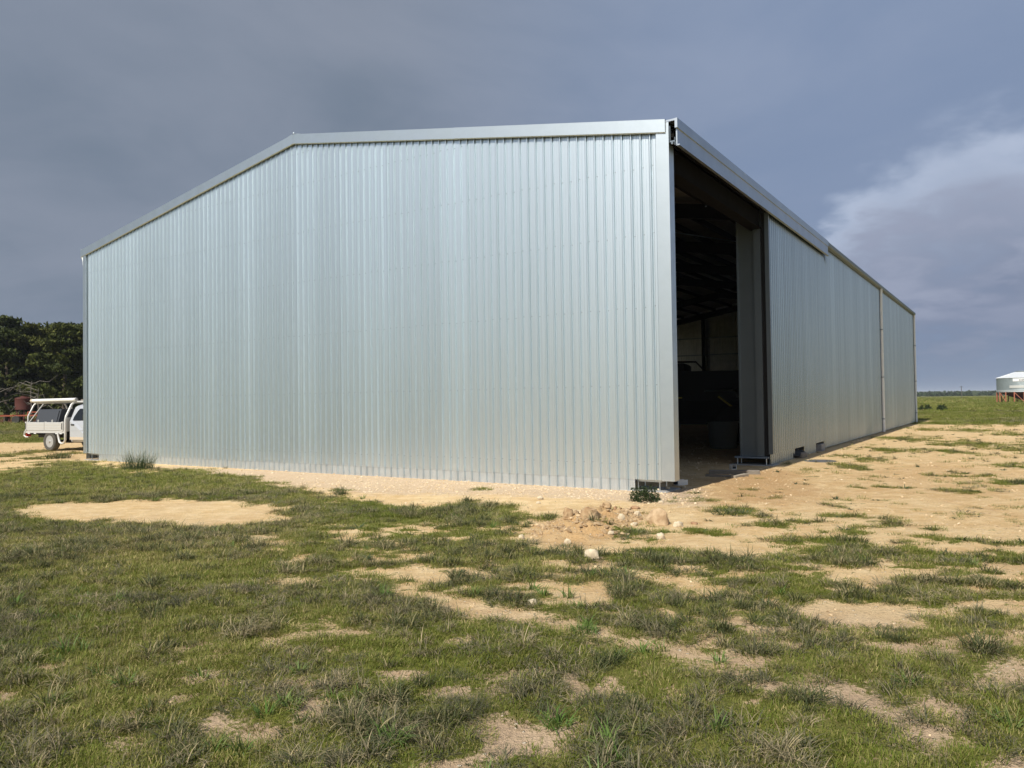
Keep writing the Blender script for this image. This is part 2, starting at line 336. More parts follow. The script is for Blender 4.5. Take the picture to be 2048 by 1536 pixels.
def fields(x, y):
    """veg 0..1, soil (0 yellow sand .. 1 grey-brown earth), gravel, orange/brown tint"""
    n1 = fbm(x * .9, y * .9, 4, 3); n2 = fbm(x * 3.1, y * 3.1, 4, 9); nn = fbm(x * 9, y * 9, 3, 21)
    edge = (n2 - .5) * .8 + (nn - .5) * .85
    r = np.hypot(x, y); es = np.clip(r / 9, .35, 5.0)
    veg = np.ones_like(x)
    zd = polydist(x, y, ZP[0]); inz = sstep(-zd, -.4, .6)
    patch = sstep(.45 * fbm(x * 1.5, y * 2.0, 3, 33) + .55 * fbm(x * 4.2, y * 6.0, 3, 35) + (nn - .5) * .25, .415, .53)          # 1 = grassy
    near = sstep(8 - y, 0, 3) * (1 - inz)
    pat2 = sstep(fbm(x * 2.6, y * 3.1, 4, 51) + (nn - .5) * .5 + .10 * sstep(-x, 0, 3), .34, .5)
    veg = veg * (1 - inz * (1 - patch) * .85) * (1 - near * (1 - pat2) * .75)
    for p, k in PW:
        d = polydist(x, y, p) + edge * .62 * np.clip(r / 10, .5, 1.3)
        veg = np.minimum(veg, k + (1 - k) * sstep(d, -.28, .34))
    ad = polydist(x, y, APRON) + edge * .75 * es
    ap = 1 - sstep(ad, -.22, .40)
    veg = veg * (1 - ap)
    for (c, rx, ry) in TW:
        q = np.hypot((x - c[0]) / rx, (y - c[1]) / ry)
        veg = np.maximum(veg, (1 - sstep(q + (n2 - .5) * 3.2 + (nn - .5) * 2.0 + (fbm(x * 2, y * 6, 3, 19) - .5) * 2, .4, 1.1)) * .7)
    q = (x - CX) * Gd[0] + (y - CY) * Gd[1]; w = (x - CX) * Sd[0] + (y - CY) * Sd[1]
    ins = (q > -.15) & (q < GW + .1) & (w > .02) & (w < GL)
    veg = np.where(ins, 0, veg)
    sparse = sstep(fbm(x * 2.5, y * 5, 3, 77), .66, .74) * ap * (w > -3) * (q < 0) * ~ins
    veg = np.maximum(veg, sparse * .45)
    soil = np.clip(sstep(7.6 - y, 0, 3.2) + (n1 - .5) * .8, 0, 1) * (1 - ap * .8)
    grav = (1 - sstep(polydist(x, y, GRAV) + edge * .8, -.3, .4))
    tint = np.maximum(1 - sstep(polydist(x, y, PIT_) + edge * 1.2, -.4, .7), .55 * (1 - sstep(polydist(x, y, BRN) + edge * 3, -1, 1)))
    mnd = 1 - sstep(polydist(x, y, MOUND) + edge * .25, -.05, .2)
    tint = np.maximum(tint, mnd * .75)
    rt = ruts(x, y); tint = np.maximum(tint, rt * .6); veg = veg * (1 - .6 * rt)
    return veg, soil, grav, tint, ins, mnd
def gz(x, y, F=None):
    x = np.asarray(x, float); y = np.asarray(y, float)
    veg, soil, grav, tint, ins, mnd = F if F is not None else fields(x, y)
    r = np.hypot(x, y); far = sstep(120 - r, 0, 60)
    z = (fbm(x * .35, y * .35, 3, 5) - .5) * .05 + (fbm(x * 1.3, y * 1.3, 3, 6) - .5) * .03
    z = z + veg * ((fbm(x * 4.2, y * 4.2, 3, 7) - .35) * .045 + .008)
    z = z + (fbm(x * 5.5, y * 5.5, 3, 8) - .5) * .012
    q = (x - CX) * Gd[0] + (y - CY) * Gd[1]; w = (x - CX) * Sd[0] + (y - CY) * Sd[1]
    dx = np.maximum(np.maximum(-q, q - GW), 0); dy = np.maximum(np.maximum(-w, w - GL), 0)
    k = sstep(np.hypot(dx, dy), .0, 1.6)                    # levelled pad at the building
    z = z * (.25 + .75 * k)
    md = polydist(x, y, MOUND)
    z = z + mnd * np.clip(-md, 0, .45) * (.16 + .75 * (fbm(x * 6, y * 6, 3, 44) - .4))
    rt = ruts(x, y); z = z - rt * .022 * (.6 + .4 * np.sin(x * 22 + y * 9)) + .012 * np.clip(ruts(x + .12, y + .12) - rt, 0, 1)
    return z * far - .004
def gz1(x, y): return float(gz(np.array([x]), np.array([y]))[0])

# ------------------------------------------------------------------ ground sheet
def axis(lo, hi, st, ends, ratio=1.16):
    a = list(np.arange(lo, hi + st / 2, st)); d = st; x = a[-1]; up = []
    while x < ends: d = min(d * ratio, 400); x += d; up.append(x)
    d = st; x = a[0]; dn = []
    while x > -ends: d = min(d * ratio, 400); x -= d; dn.append(x)
    return np.array(dn[::-1] + a + up)
gx = axis(-10.5, 11.5, .05, 9000); gy = axis(2.2, 19, .05, 9000)
XX, YY = np.meshgrid(gx, gy); nx, ny = len(gx), len(gy)
x_, y_ = XX.ravel(), YY.ravel(); F = fields(x_, y_); z_ = gz(x_, y_, F)
me = bpy.data.meshes.new('ground'); nv = nx * ny
me.vertices.add(nv); me.vertices.foreach_set('co', np.stack([x_, y_, z_], 1).ravel())
ii = (np.arange(ny - 1)[:, None] * nx + np.arange(nx - 1)[None]).ravel(); fc = np.stack([ii, ii + 1, ii + nx + 1, ii + nx], 1)
me.loops.add(len(ii) * 4); me.loops.foreach_set('vertex_index', fc.ravel()); me.polygons.add(len(ii)); me.polygons.foreach_set('loop_start', np.arange(len(ii)) * 4)
me.update(); me.validate()
at = me.attributes.new('mask', 'FLOAT_COLOR', 'POINT'); at.data.foreach_set('color', np.stack([F[0], F[1], F[2], F[3]], 1).ravel())
me.polygons.foreach_set('use_smooth', np.ones(len(ii), bool))
ground = bpy.data.objects.new('ground', me); C.objects.link(ground); tag(ground, 'patchy grass and yellow sandy earth around the shed', 'ground', kind='structure')
def ground_mat():
    m = bpy.data.materials.new('earth_and_turf'); m.use_nodes = True; nt = m.node_tree; L = nt.links.new; b = nt.nodes['Principled BSDF']
    b.inputs['Roughness'].default_value = .95; b.inputs['Specular IOR Level'].default_value = .15
    g = nt.nodes.new('ShaderNodeNewGeometry')
    def noise(sc, det=5, rough=.6, stretch=None, rot=0):
        mp = nt.nodes.new('ShaderNodeMapping'); L(g.outputs['Position'], mp.inputs[0])
        if stretch: mp.inputs['Scale'].default_value = stretch
        mp.inputs['Rotation'].default_value = (0, 0, rot)
        n = nt.nodes.new('ShaderNodeTexNoise'); n.inputs['Scale'].default_value = sc; n.inputs['Detail'].default_value = det; n.inputs['Roughness'].default_value = rough
        L(mp.outputs[0], n.inputs[0]); return n.outputs['Fac']
    def ramp(x, a, c):
        r = nt.nodes.new('ShaderNodeMapRange'); r.interpolation_type = 'SMOOTHSTEP'; r.inputs[1].default_value = a; r.inputs[2].default_value = c; L(x, r.inputs[0]); return r.outputs[0]
    def mul(x, k):
        n = nt.nodes.new('ShaderNodeMath'); n.operation = 'MULTIPLY'; L(x, n.inputs[0])
        if isinstance(k, (int, float)): n.inputs[1].default_value = k
        else: L(k, n.inputs[1])
        return n.outputs[0]
    def addn(x, y):
        n = nt.nodes.new('ShaderNodeMath'); n.operation = 'ADD'; L(x, n.inputs[0])
        if isinstance(y, (int, float)): n.inputs[1].default_value = y
        else: L(y, n.inputs[1])
        return n.outputs[0]
    def mix(f, a, c):
        n = nt.nodes.new('ShaderNodeMix'); n.data_type = 'RGBA'
        if isinstance(f, (int, float)): n.inputs[0].default_value = f
        else: L(f, n.inputs[0])
        for i, q in ((6, a), (7, c)):
            if isinstance(q, tuple): n.inputs[i].default_value = q + (1,)
            else: L(q, n.inputs[i])
        return n.outputs[2]
    a = nt.nodes.new('ShaderNodeAttribute'); a.attribute_name = 'mask'
    sp = nt.nodes.new('ShaderNodeSeparateColor'); L(a.outputs['Color'], sp.inputs[0]); veg, soil, grav, tint = sp.outputs[0], sp.outputs[1], sp.outputs[2], a.outputs['Alpha']
    nL, nM, nF, nG = noise(.5), noise(3.5, 6, .65), noise(28, 5, .7), noise(110, 3, .7)
    streak = noise(1.2, 5, .65, (1, 4.5, 1), .35)
    sand = mix(ramp(nM, .35, .65), (.62, .425, .205), (.75, .56, .315))
    st2 = noise(4.2, 5, .7, (1, 3.2, 1), .3)
    sand = mix(mul(ramp(st2, .52, .66), .55), sand, (.44, .27, .125))
    sand = mix(mul(ramp(streak, .48, .68), .6), sand, (.56, .35, .165))
    sand = mix(mul(ramp(nL, .45, .62), .35), sand, (.76, .59, .345))
    sand = mix(mul(tint, .75), sand, mix(ramp(nF, .35, .65), (.40, .235, .105), (.58, .37, .18)))
    grv = mix(ramp(nG, .38, .62), (.42, .30, .21), (.62, .485, .36))
    sand = mix(mul(grav, .7), sand, grv)
    dirt = mix(ramp(nM, .3, .7), (.40, .285, .185), (.64, .48, .315)); dirt = mix(ramp(nF, .35, .7), dirt, (.52, .38, .25))
    earth = mix(soil, sand, dirt)
    earth = mix(mul(ramp(nF, .52, .70), .8), earth, mix(.6, earth, (.17, .105, .05)))
    # pale pebbles in the sand
    vo = nt.nodes.new('ShaderNodeTexVoronoi'); vo.inputs['Scale'].default_value = 26; L(g.outputs['Position'], vo.inputs['Vector'])
    vs_ = nt.nodes.new('ShaderNodeSeparateColor'); L(vo.outputs['Color'], vs_.inputs[0])
    peb = mul(ramp(mul(vo.outputs['Distance'], -1.0), -.34, -.22), ramp(addn(vs_.outputs[0], mul(grav, .5)), .80, .86))
    earth = mix(mul(peb, .7), earth, (.80, .71, .55))
    tg = noise(5.5, 6, .7); tl = noise(.22, 4, .6)
    turf = mix(ramp(tg, .32, .68), (.110, .125, .018), (.205, .205, .045)); turf = mix(mul(ramp(tl, .42, .62), .6), turf, (.215, .185, .075))
    turf = mix(mul(ramp(nF, .5, .7), .5), turf, (.07, .072, .022))
    vf = ramp(addn(addn(veg, mul(addn(nF, -.5), 1.3)), mul(addn(nM, -.5), .7)), .36, .60)
    L(mix(vf, earth, turf), b.inputs['Base Color'])
    h = addn(mul(nF, .9), mul(nG, .45)); h = addn(h, mul(peb, .7)); h = addn(h, mul(nM, 1.4))
    bp = nt.nodes.new('ShaderNodeBump'); bp.inputs['Strength'].default_value = 1.0; bp.inputs['Distance'].default_value = .028; L(h, bp.inputs['Height']); L(bp.outputs[0], b.inputs['Normal'])
    return m
me.materials.append(ground_mat())

# ------------------------------------------------------------------ the shed (local axes: x along the gable to the left = -a, y along the side)
# local frame: X = -a (so the gable runs to -X), Y = b, Z up
shed = thing('farm_shed', W3(0, 0, 0), -YAW, 'large silver corrugated steel farm shed with open sliding door bay', 'shed')
HE, RISE, ZB = 6.75, 1.71, .215
PITCHK = RISE / (GW / 2)
def roofz(a): return HE + RISE - PITCHK * abs(a - GW / 2)
PER = .19
PROF = [(0, 0), (.040, 0), (.044, .004), (.050, .004), (.054, 0), (.092, 0), (.096, .004), (.102, .004), (.106, 0), (.113, 0), (.115, -.012), (.124, -.012), (.126, 0), (.135, .036), (.151, .036), (.182, 0)]  # groove beside each rib is added to draw a dark shade line
PROFS = [(0, 0), (.060, 0), (.064, .003), (.070, .003), (.074, 0), (.112, 0), (.114, -.011), (.128, -.011), (.130, 0), (.138, .028), (.160, .028), (.172, 0)]  # side ribs too get an added groove for a line of shade
def sheet(n, zlo, zhi, off=0., thick=True, prof=None):
    """n ribs wide cladding sheet in local (t along wall, d outwards, z); zlo/zhi functions of t"""
    pts = [(k * PER + x, y) for k in range(n) for x, y in (prof or PROF)] + [(n * PER + .006, 0.)]
    return pts
def wall_sheet(t0, n, zlo, zhi, to3, off=0.):
    pts = sheet(n, 0, 0, prof=PROFS if to3 is sid3 else None); v = []; f = []
    for (t, d) in pts:
        v.append(to3(t0 + t, d + off, zlo(t0 + t))); v.append(to3(t0 + t, d + off, zhi(t0 + t)))
    for i in range(len(pts) - 1): f.append((2 * i, 2 * i + 2, 2 * i + 3, 2 * i + 1))
    return v, f
gab3 = lambda t, d, z: (-t, -d, z)                 # gable wall: outwards is -Y
sid3 = lambda t, d, z: (d, t, z)                   # side wall: outwards is +X
lef3 = lambda t, d, z: (-GW - d, t, z)
bak3 = lambda t, d, z: (-t, GL + d, z)
NS = 26
for k in range(NS):
    t0 = k * .76
    v, f = wall_sheet(t0, 4, lambda t: ZB, lambda t: roofz(min(max(t, 0), GW)) - .006, gab3, .012 + .0015 * (k % 2))
    MB().add(v, f).build('wall_sheet', MZ, shed, fix=False)
    v, f = wall_sheet(t0, 4, lambda t: .03, lambda t: roofz(min(max(t, 0), GW)) - .006, bak3, .012)
    MB().add(v, f).build('rear_wall_sheet', MINN, shed, fix=False)
# bottom skirting sheets tucked behind the wall sheets
for (n0, n1_) in ((4, 26), (26, 53), (53, 78), (78, 100)):
    v, f = wall_sheet(n0 * PER, n1_ - n0, lambda t: -.06, lambda t: ZB + .03, gab3, .006)
    MB().add(v, f).build('skirting_sheet', MZS, shed, fix=False)
    pass
# screw rows
mb = MB()
for z in (.5, 1.95, 3.4, 4.75, 6.0, 7.2, 8.0):
    for k in range(104):
        a = k * PER + .103
        if z < roofz(a) - .35: mb.lathe([(.0095, .004), (.0095, -.004), (.006, -.010)], (-a, -.0135, z + .012 * math.sin(k * 1.7)), 'y', 6)
tag(mb.build('wall_screw', MSCREW, shed), kind='stuff')
# corner flashings
MB().box((-.20, -.074, ZB - .005), (.045, -.060, HE - .16)).box((.030, -.060, ZB - .005), (.045, .16, HE - .16)).build('corner_flashing', MZF, shed)
MB().box((-GW + .12, -.073, ZB), (-GW - .05, -.060, HE - .16)).box((-GW - .05, -.060, ZB), (-GW - .036, .2, HE - .16)).build('corner_flashing', MZF, shed)
# side wall beyond the door, left wall
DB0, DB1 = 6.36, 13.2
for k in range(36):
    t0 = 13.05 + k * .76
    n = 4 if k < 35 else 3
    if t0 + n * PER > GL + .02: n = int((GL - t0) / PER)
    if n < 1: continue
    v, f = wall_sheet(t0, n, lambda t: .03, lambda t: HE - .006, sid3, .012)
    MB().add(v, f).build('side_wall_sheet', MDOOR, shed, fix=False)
for k in range(53):
    if 36 <= k < 42: continue                       # unseen opening added on the far side to light the rear wall
    v, f = wall_sheet(k * .76, 4, lambda t: .03, lambda t: HE - .006, lef3, .012)
    MB().add(v, f).build('left_wall_sheet', MINN, shed, fix=False)
MB().box((.06, GL - .12, .02), (.075, GL + .06, HE - .1)).box((-.15, GL + .045, .02), (.062, GL + .06, HE - .1)).build('corner_flashing', MDOOR, shed)
# roof sheets and ridge cap
SLL = math.hypot(GW / 2 + .12, PITCHK * (GW / 2 + .12)); RA = math.atan(PITCHK)
def roof_sheet_mesh():
    pts = sheet(4, 0, 0); v = []; f = []
    for t, d in pts: v += [(0, t, d), (SLL, t, d)]
    for i in range(len(pts) - 1): f.append((2 * i, 2 * i + 1, 2 * i + 3, 2 * i + 2))
    return MB().add(v, f)
r0 = roof_sheet_mesh().build('roof_sheet', MROOF, shed, fix=False)
for k in range(54):
    for sgn in (0, 1):
        o = r0 if (k == 0 and sgn == 0) else inst(r0, 'roof_sheet', shed)
        if sgn == 0: o.location = (-GW / 2, -.02 + k * .76, HE + RISE); o.rotation_euler = (0, RA, 0)
        else: o.location = (-GW / 2, -.02 + k * .76 + .766, HE + RISE); o.rotation_euler = (0, RA, math.pi)
MB().extrude([(-GW / 2 - .25, -.075, HE + RISE - .012), (-GW / 2, -.075, HE + RISE + .055), (-GW / 2 + .25, -.075, HE + RISE - .012), (-GW / 2 + .25, -.075, HE + RISE + .0), (-GW / 2, -.075, HE + RISE + .068), (-GW / 2 - .25, -.075, HE + RISE)], (0, GL + .15, 0)).build('ridge_cap', MZF, shed)
MB().lathe([(.03, 0), (.03, .03), (.012, .045)], (-GW / 2, -.06, HE + RISE + .05), 'z', 8).build('ridge_cap_end', MZF, shed)
# barge flashings on the gable
def barge(a0, a1, dy=0.):
    mb = MB(); z0, z1 = roofz(a0), roofz(a1)
    if a0 < -.001: z0 = HE + PITCHK * a0
    if a1 > GW: z1 = HE - PITCHK * (a1 - GW)
    sec = [(.30, .035), (-.085, .035), (-.092, .030), (-.092, -.205), (-.064, -.222), (-.064, -.216), (-.085, -.200), (-.085, .026), (.30, .026)]
    r1 = [(-a0, y + dy, z0 + z) for y, z in sec]; r2 = [(-a1, y + dy, z1 + z) for y, z in sec]
    mb.loft([r1, r2]); return mb.build('barge_flashing', MZF, shed)
barge(.01, 4.80, -.012); barge(4.74, GW / 2 - .001); barge(GW / 2 + .001, GW / 2 + 5.2, -.001); barge(GW / 2 + 5.15, GW + .16, .002)
# ------ fascia box and door track over the open bay and sliding door
FE = 13.45
MB().box((.17, -.03, 6.30), (.195, FE, 6.72)).box((.17, -.03, 6.285), (.235, FE, 6.31)).build('fascia', MFASC, shed)
MB().box((.165, -.075, 6.60), (.215, FE + .02, 6.775)).box((-.10, -.075, 6.735), (.165, FE, 6.77)).build('fascia_cap', MFASC, shed)
for y in (4.1, 8.2): MB().box((.2152, y, 6.61), (.2185, y + .05, 6.77)).build('fascia_joint', MFASC, shed)
MB().box((-.02, -.07, 6.58), (.045, -.045, 6.745)).build('eave_flashing', MZF, shed)
# end of the track with its bracket
MB().box((.06, -.02, 6.46), (.13, FE - .4, 6.52)).box((.06, -.02, 6.32), (.075, FE - .4, 6.46)).box((.115, -.02, 6.32), (.13, FE - .4, 6.46)).build('door_track', MSTEELD, shed)
MB().box((.055, -.045, 6.36), (.066, -.022, 6.66)).box((.066, -.045, 6.36), (.16, -.022, 6.385)).box((.148, -.045, 6.30), (.16, -.022, 6.44)).lathe([(.02, -.06), (.02, -.02)], (.105, 0, 6.335), 'y', 10).build('track_bracket', MGUT, shed)
# header and soffit inside the opening
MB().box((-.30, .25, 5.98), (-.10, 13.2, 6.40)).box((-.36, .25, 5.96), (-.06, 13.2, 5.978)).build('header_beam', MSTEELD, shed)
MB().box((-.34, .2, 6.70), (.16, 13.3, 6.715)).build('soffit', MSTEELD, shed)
# ------ sliding door
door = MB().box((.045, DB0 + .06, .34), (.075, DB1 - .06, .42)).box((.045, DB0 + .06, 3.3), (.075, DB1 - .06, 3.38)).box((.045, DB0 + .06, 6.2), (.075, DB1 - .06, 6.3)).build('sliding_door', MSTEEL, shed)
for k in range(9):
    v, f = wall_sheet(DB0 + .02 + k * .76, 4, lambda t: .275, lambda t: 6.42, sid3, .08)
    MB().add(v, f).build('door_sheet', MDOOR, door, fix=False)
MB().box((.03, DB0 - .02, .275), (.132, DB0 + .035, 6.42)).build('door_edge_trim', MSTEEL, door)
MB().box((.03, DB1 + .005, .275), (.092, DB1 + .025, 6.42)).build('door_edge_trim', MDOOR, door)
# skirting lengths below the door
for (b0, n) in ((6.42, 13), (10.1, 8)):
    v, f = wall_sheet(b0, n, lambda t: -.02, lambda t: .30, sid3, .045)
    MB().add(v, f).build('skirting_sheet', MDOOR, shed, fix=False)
# ------ gutter and downpipes
gs = [(.012, .02), (.012, -.13), (.13, -.13), (.16, -.10), (.165, -.01), (.150, .02), (.145, .02), (.155, -.01), (.15, -.09), (.125, -.12), (.02, -.12), (.02, .02)]
MB().loft([[(x + .03, y, 6.77 + z) for x, z in gs] for y in (FE + .01, GL + .1)]).build('gutter', MGUT, shed)
MB().loft([[(-GW - .03 - x, y, 6.77 + z) for x, z in gs] for y in (-.06, GL + .1)]).build('gutter', MPVC, shed)
for y in (26.0, GL - .08):
    dp = MB().tube([(.13, y, 6.66), (.13, y, 6.5), (.115, y, 6.38), (.115, y, .03)], .058, 14).build('downpipe', MPVC, shed, 40)
    for z in (.62, 2.55, 4.75): MB().lathe([(.068, -.02), (.068, .02)], (.115, y, z), 'z', 14).box((.03, y - .08, z - .018), (.115, y + .08, z + .018)).build('pipe_clip', MGUT, dp)
    MB().lathe([(.063, 0), (.063, .06)], (.115, y, 3.6), 'z', 14).build('pipe_joint', MPVC, dp)
MB().tube([(-GW - .12, -.03, 6.66), (-GW - .12, -.03, 6.52), (-GW - .055, -.03, 6.36), (-GW - .055, -.03, 6.26)], .045, 10).build('downpipe_elbow', MPVC, shed, 40)
# ------ portal frames, purlins, girts
FRB = [.30, 6.52, 13.3, 20.0, 26.7, 33.4, 39.95]
def ibeam(mb, p0, p1, depth_dir, dep, fl=.2, tf=.014, tw=.009):
    p0, p1, dd = Vector(p0), Vector(p1), Vector(depth_dir).normalized(); ax = (p1 - p0).normalized(); sd = ax.cross(dd)
    mb.beam(p0, p1, tw, dep - 2 * tf, dd)
    for s_ in (-1, 1):
        o_ = dd * (dep / 2 - tf / 2) * s_; mb.beam(p0 + o_, p1 + o_, fl, tf, dd)
for i, b in enumerate(FRB):
    for side_ in (0, 1):
        x = -.49 if side_ == 0 else -GW + .40
        dep = .44 if (side_ == 0 and i < 3) else .40
        mb = MB(); ibeam(mb, (x, b, .215), (x, b, 6.35), (1, 0, 0), dep)
        col = mb.build('column', MSTEEL, shed)
        if side_ == 0 or i == 0:
            bx0, bx1 = (x - .33, x + .22) if side_ == 0 else (-GW + .02, -GW + .66)
            if i == 1: bx0, bx1 = -.82, .02
            MB().box((bx0, b - .22, .168), (bx1, b + .22, .213)).build('base_plate', MGUT if i else MZF, col)
            for bx in (bx0 + .06, bx1 - .06):
                for by in (b - .16, b + .16): MB().lathe([(.016, -.05), (.016, .165)], (bx, by, 0), 'z', 8).build('anchor_bolt', MZF, col)
            MB().box((bx0 - .12, b - .34, -.12), (bx1 + .14, b + .40, .012), .015).build('footing', MCONC, col)
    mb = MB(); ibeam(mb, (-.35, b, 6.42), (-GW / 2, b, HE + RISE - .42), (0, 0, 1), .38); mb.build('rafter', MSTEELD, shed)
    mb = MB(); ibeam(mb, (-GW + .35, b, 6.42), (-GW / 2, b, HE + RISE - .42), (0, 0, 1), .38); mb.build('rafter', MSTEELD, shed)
# flashing panel beside the opening's far column, and a black sheet standing for the shade in the gap before the door
MB().box((-.265, 6.40, .215), (-.10, 6.415, 6.42)).box((-.10, 6.40, .215), (-.092, 6.70, 6.42)).build('jamb_flashing', MSTEEL, shed)
MB().box((-.092, 6.46, .2), (.03, 6.475, 6.42)).build('gap_shade_sheet', MBLK, shed)
for side_ in (0, 1):
    for k in range(9):
        a = .35 + k * 1.17
        z = HE + PITCHK * a - .10; x = -a if side_ == 0 else -GW + a
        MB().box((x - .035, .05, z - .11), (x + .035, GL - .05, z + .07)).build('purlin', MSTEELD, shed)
for z in (1.9, 3.4, 4.75, 5.95):
    MB().box((-GW + .03, .06, z - .04), (-GW + .16, GL - .06, z + .04)).build('girt', MSTEEL, shed)
    MB().box((-GW + .2, GL - .17, z - .04), (-.2, GL - .03, z + .04)).build('girt', MSTEEL, shed)
    MB().box((-GW + .2, .03, z - .04), (-.3, .15, z + .04)).build('girt', MSTEEL, shed)
for a in (6.6, 13.2):
    for b in (.32, GL - .32):
        mb = MB(); ibeam(mb, (-a, b, 0), (-a, b, roofz(a) - .45), (0, 1, 0), .3, .16); mb.build('end_mullion', MSTEELD, shed)
for (b0, b1) in ((6.5, 13.3),):
    for p, q in (((-1.5, b0), (-9.5, b1)), ((-9.5, b0), (-1.5, b1))):
        MB().beam((p[0], p[1], HE + PITCHK * -p[0] - .25), (q[0], q[1], HE + PITCHK * -q[0] - .25), .03, .03).build('roof_brace', MGUT, shed)

def SH(a, b, z=0.): return W3(a, b, z)
def L2W(x, y, z=0.):   # shed local to world
    return W3(-x, y, z)

# ------------------------------------------------------------------ stones
from mathutils import noise as mn
import bmesh
def rock_mesh(name, sx, sy, sz, seed, sub=3, rough=.28, flat=.35):
    bm = bmesh.new(); bmesh.ops.create_icosphere(bm, subdivisions=sub, radius=1)
    o = Vector((seed * 7.3, seed * 3.1, seed * 1.7)); rr = random.Random(seed)
    planes = [(Vector((rr.uniform(-1, 1), rr.uniform(-1, 1), rr.uniform(-.5, .55))).normalized(), rr.uniform(.72, .92)) for _ in range(8)] + [(Vector((rr.uniform(-.3, .3), rr.uniform(-.3, .3), 1)).normalized(), rr.uniform(.72, .86))]
    for v in bm.verts:
        p = v.co.copy()
        for n_, d_ in planes:
            q = p.dot(n_)
            if q > d_: p -= n_ * (q - d_) * .85
        k = 1 + rough * (mn.noise(p * 1.7 + o)) + rough * .45 * mn.noise(p * 4.5 + o) + rough * .2 * mn.noise(p * 11 + o)
        p *= k
        if p.z < -flat: p.z = -flat + (p.z + flat) * .2
        v.co = Vector((p.x * sx, p.y * sy, p.z * sz))
    me = bpy.data.meshes.new(name); bm.to_mesh(me); bm.free()
    for q in me.polygons: q.use_smooth = True
    me.set_sharp_from_angle(angle=R(38))
    return me
def stone_mat(name, c1, c2, dark=(.16, .11, .07), df=.35):
    m = mat(name, c1, .95, 0, col2=c2, nscale=9, bump=.8, bscale=22, spec=.2); return m
MROCKB = stone_mat('brown_stone', (.30, .19, .10), (.50, .36, .21)); MROCKT = stone_mat('tan_stone', (.54, .40, .25), (.34, .225, .125))
MROCKW = stone_mat('cream_limestone', (.66, .57, .41), (.46, .37, .25)); MROCKR = stone_mat('red_brown_stone', (.30, .18, .10), (.38, .24, .14))
def rock(u, v, wpx, hpx, m, label, seed, group=None, yaw=None, name='rock'):
    p = gnd(u, v); sc = p[1] / FPX; sx = wpx / 2 * sc; sz = hpx * sc / 1.35
    y = p[1] + sx * .5
    o = bpy.data.objects.new(name, rock_mesh('rock', sx, sx * .85, sz, seed)); C.objects.link(o); o.data.materials.append(m)
    z = gz1(p[0], y); o.location = (p[0], y, z + sz * .28); o.rotation_euler = (0, 0, random.uniform(-.6, .6) if yaw is None else yaw)
    return tag(o, label, 'rock', group)
rock(1181, 1056, 44, 33, MROCKB, 'brown boulder leaning out of the dirt mound over its own hollow', 3)
rock(1320, 1050, 46, 34, MROCKT, 'biggest tan boulder at the end of the dirt mound', 5)
rock(1137, 1054, 22, 24, MROCKB, 'upright brown stone slab beside the brown boulder', 8)
rock(1184, 1121, 31, 25, MROCKW, 'cream stone sitting on the grass edge in front of the mound', 11)
rock(1065, 1215, 19, 14, MROCKW, 'small cream stone alone on the bare strip in the grass', 12)
rock(1043, 1078, 13, 10, MROCKW, 'small pale stone at the grassy end of the dirt mound', 14)
rock(1136, 1087, 16, 12, MROCKW, 'round pale stone at the foot of the dirt mound', 15)
rock(1322, 1080, 18, 14, MROCKW, 'pale stone in grass below the biggest tan boulder', 16)
rock(1222, 1074, 13, 8, MROCKW, 'flat pale stone on the lower slope of the mound', 18)
rock(1271, 1019, 19, 8, MROCKR, 'red-brown flat stone on top of the dirt mound', 19)
rock(1179, 1031, 14, 8, MROCKW, 'small white stone perched behind the brown boulder', 21)
rock(1244, 1047, 15, 14, MROCKW, 'white stone chunk between the two boulders', 22)
rock(1276, 1034, 14, 9, MROCKW, 'whitish stone against the flank of the biggest tan boulder', 23)
rock(1269, 1052, 17, 8, MROCKW, 'low whitish stone between mound and biggest tan boulder', 24)
rock(1215, 1037, 20, 12, MROCKB, 'crumbling brown clod on the crest of the mound', 25)
rock(1231, 1036, 8, 8, MROCKR, 'small dark clod beside the crumbling brown clod', 26)
rock(1357, 1053, 22, 11, MROCKW, 'cream stone among weeds beside the biggest tan boulder', 27)
rock(1389, 1049, 15, 6, MROCKR, 'flat brown stone on the sand beyond the biggest tan boulder', 28)
rock(1081, 1000, 14, 8, MROCKW, 'pale stone on the gravel strip by the shed wall', 29)
rock(1077, 1009, 9, 6, MROCKW, 'tiny pale stone on the grass side of the gravel strip', 30)
for i, (u, v, w_, h_) in enumerate([(1254, 974, 16, 9), (1226, 972, 10, 7), (1275, 977, 9, 7), (1336, 979, 9, 8), (1318, 982, 9, 7), (1367, 975, 11, 6), (1323, 1006, 11, 6), (1206, 970, 9, 5)]):
    rock(u, v, w_, h_, MROCKW, 'white rubble stone at the foot of the shed corner', 40 + i, 'white rubble at the shed corner')

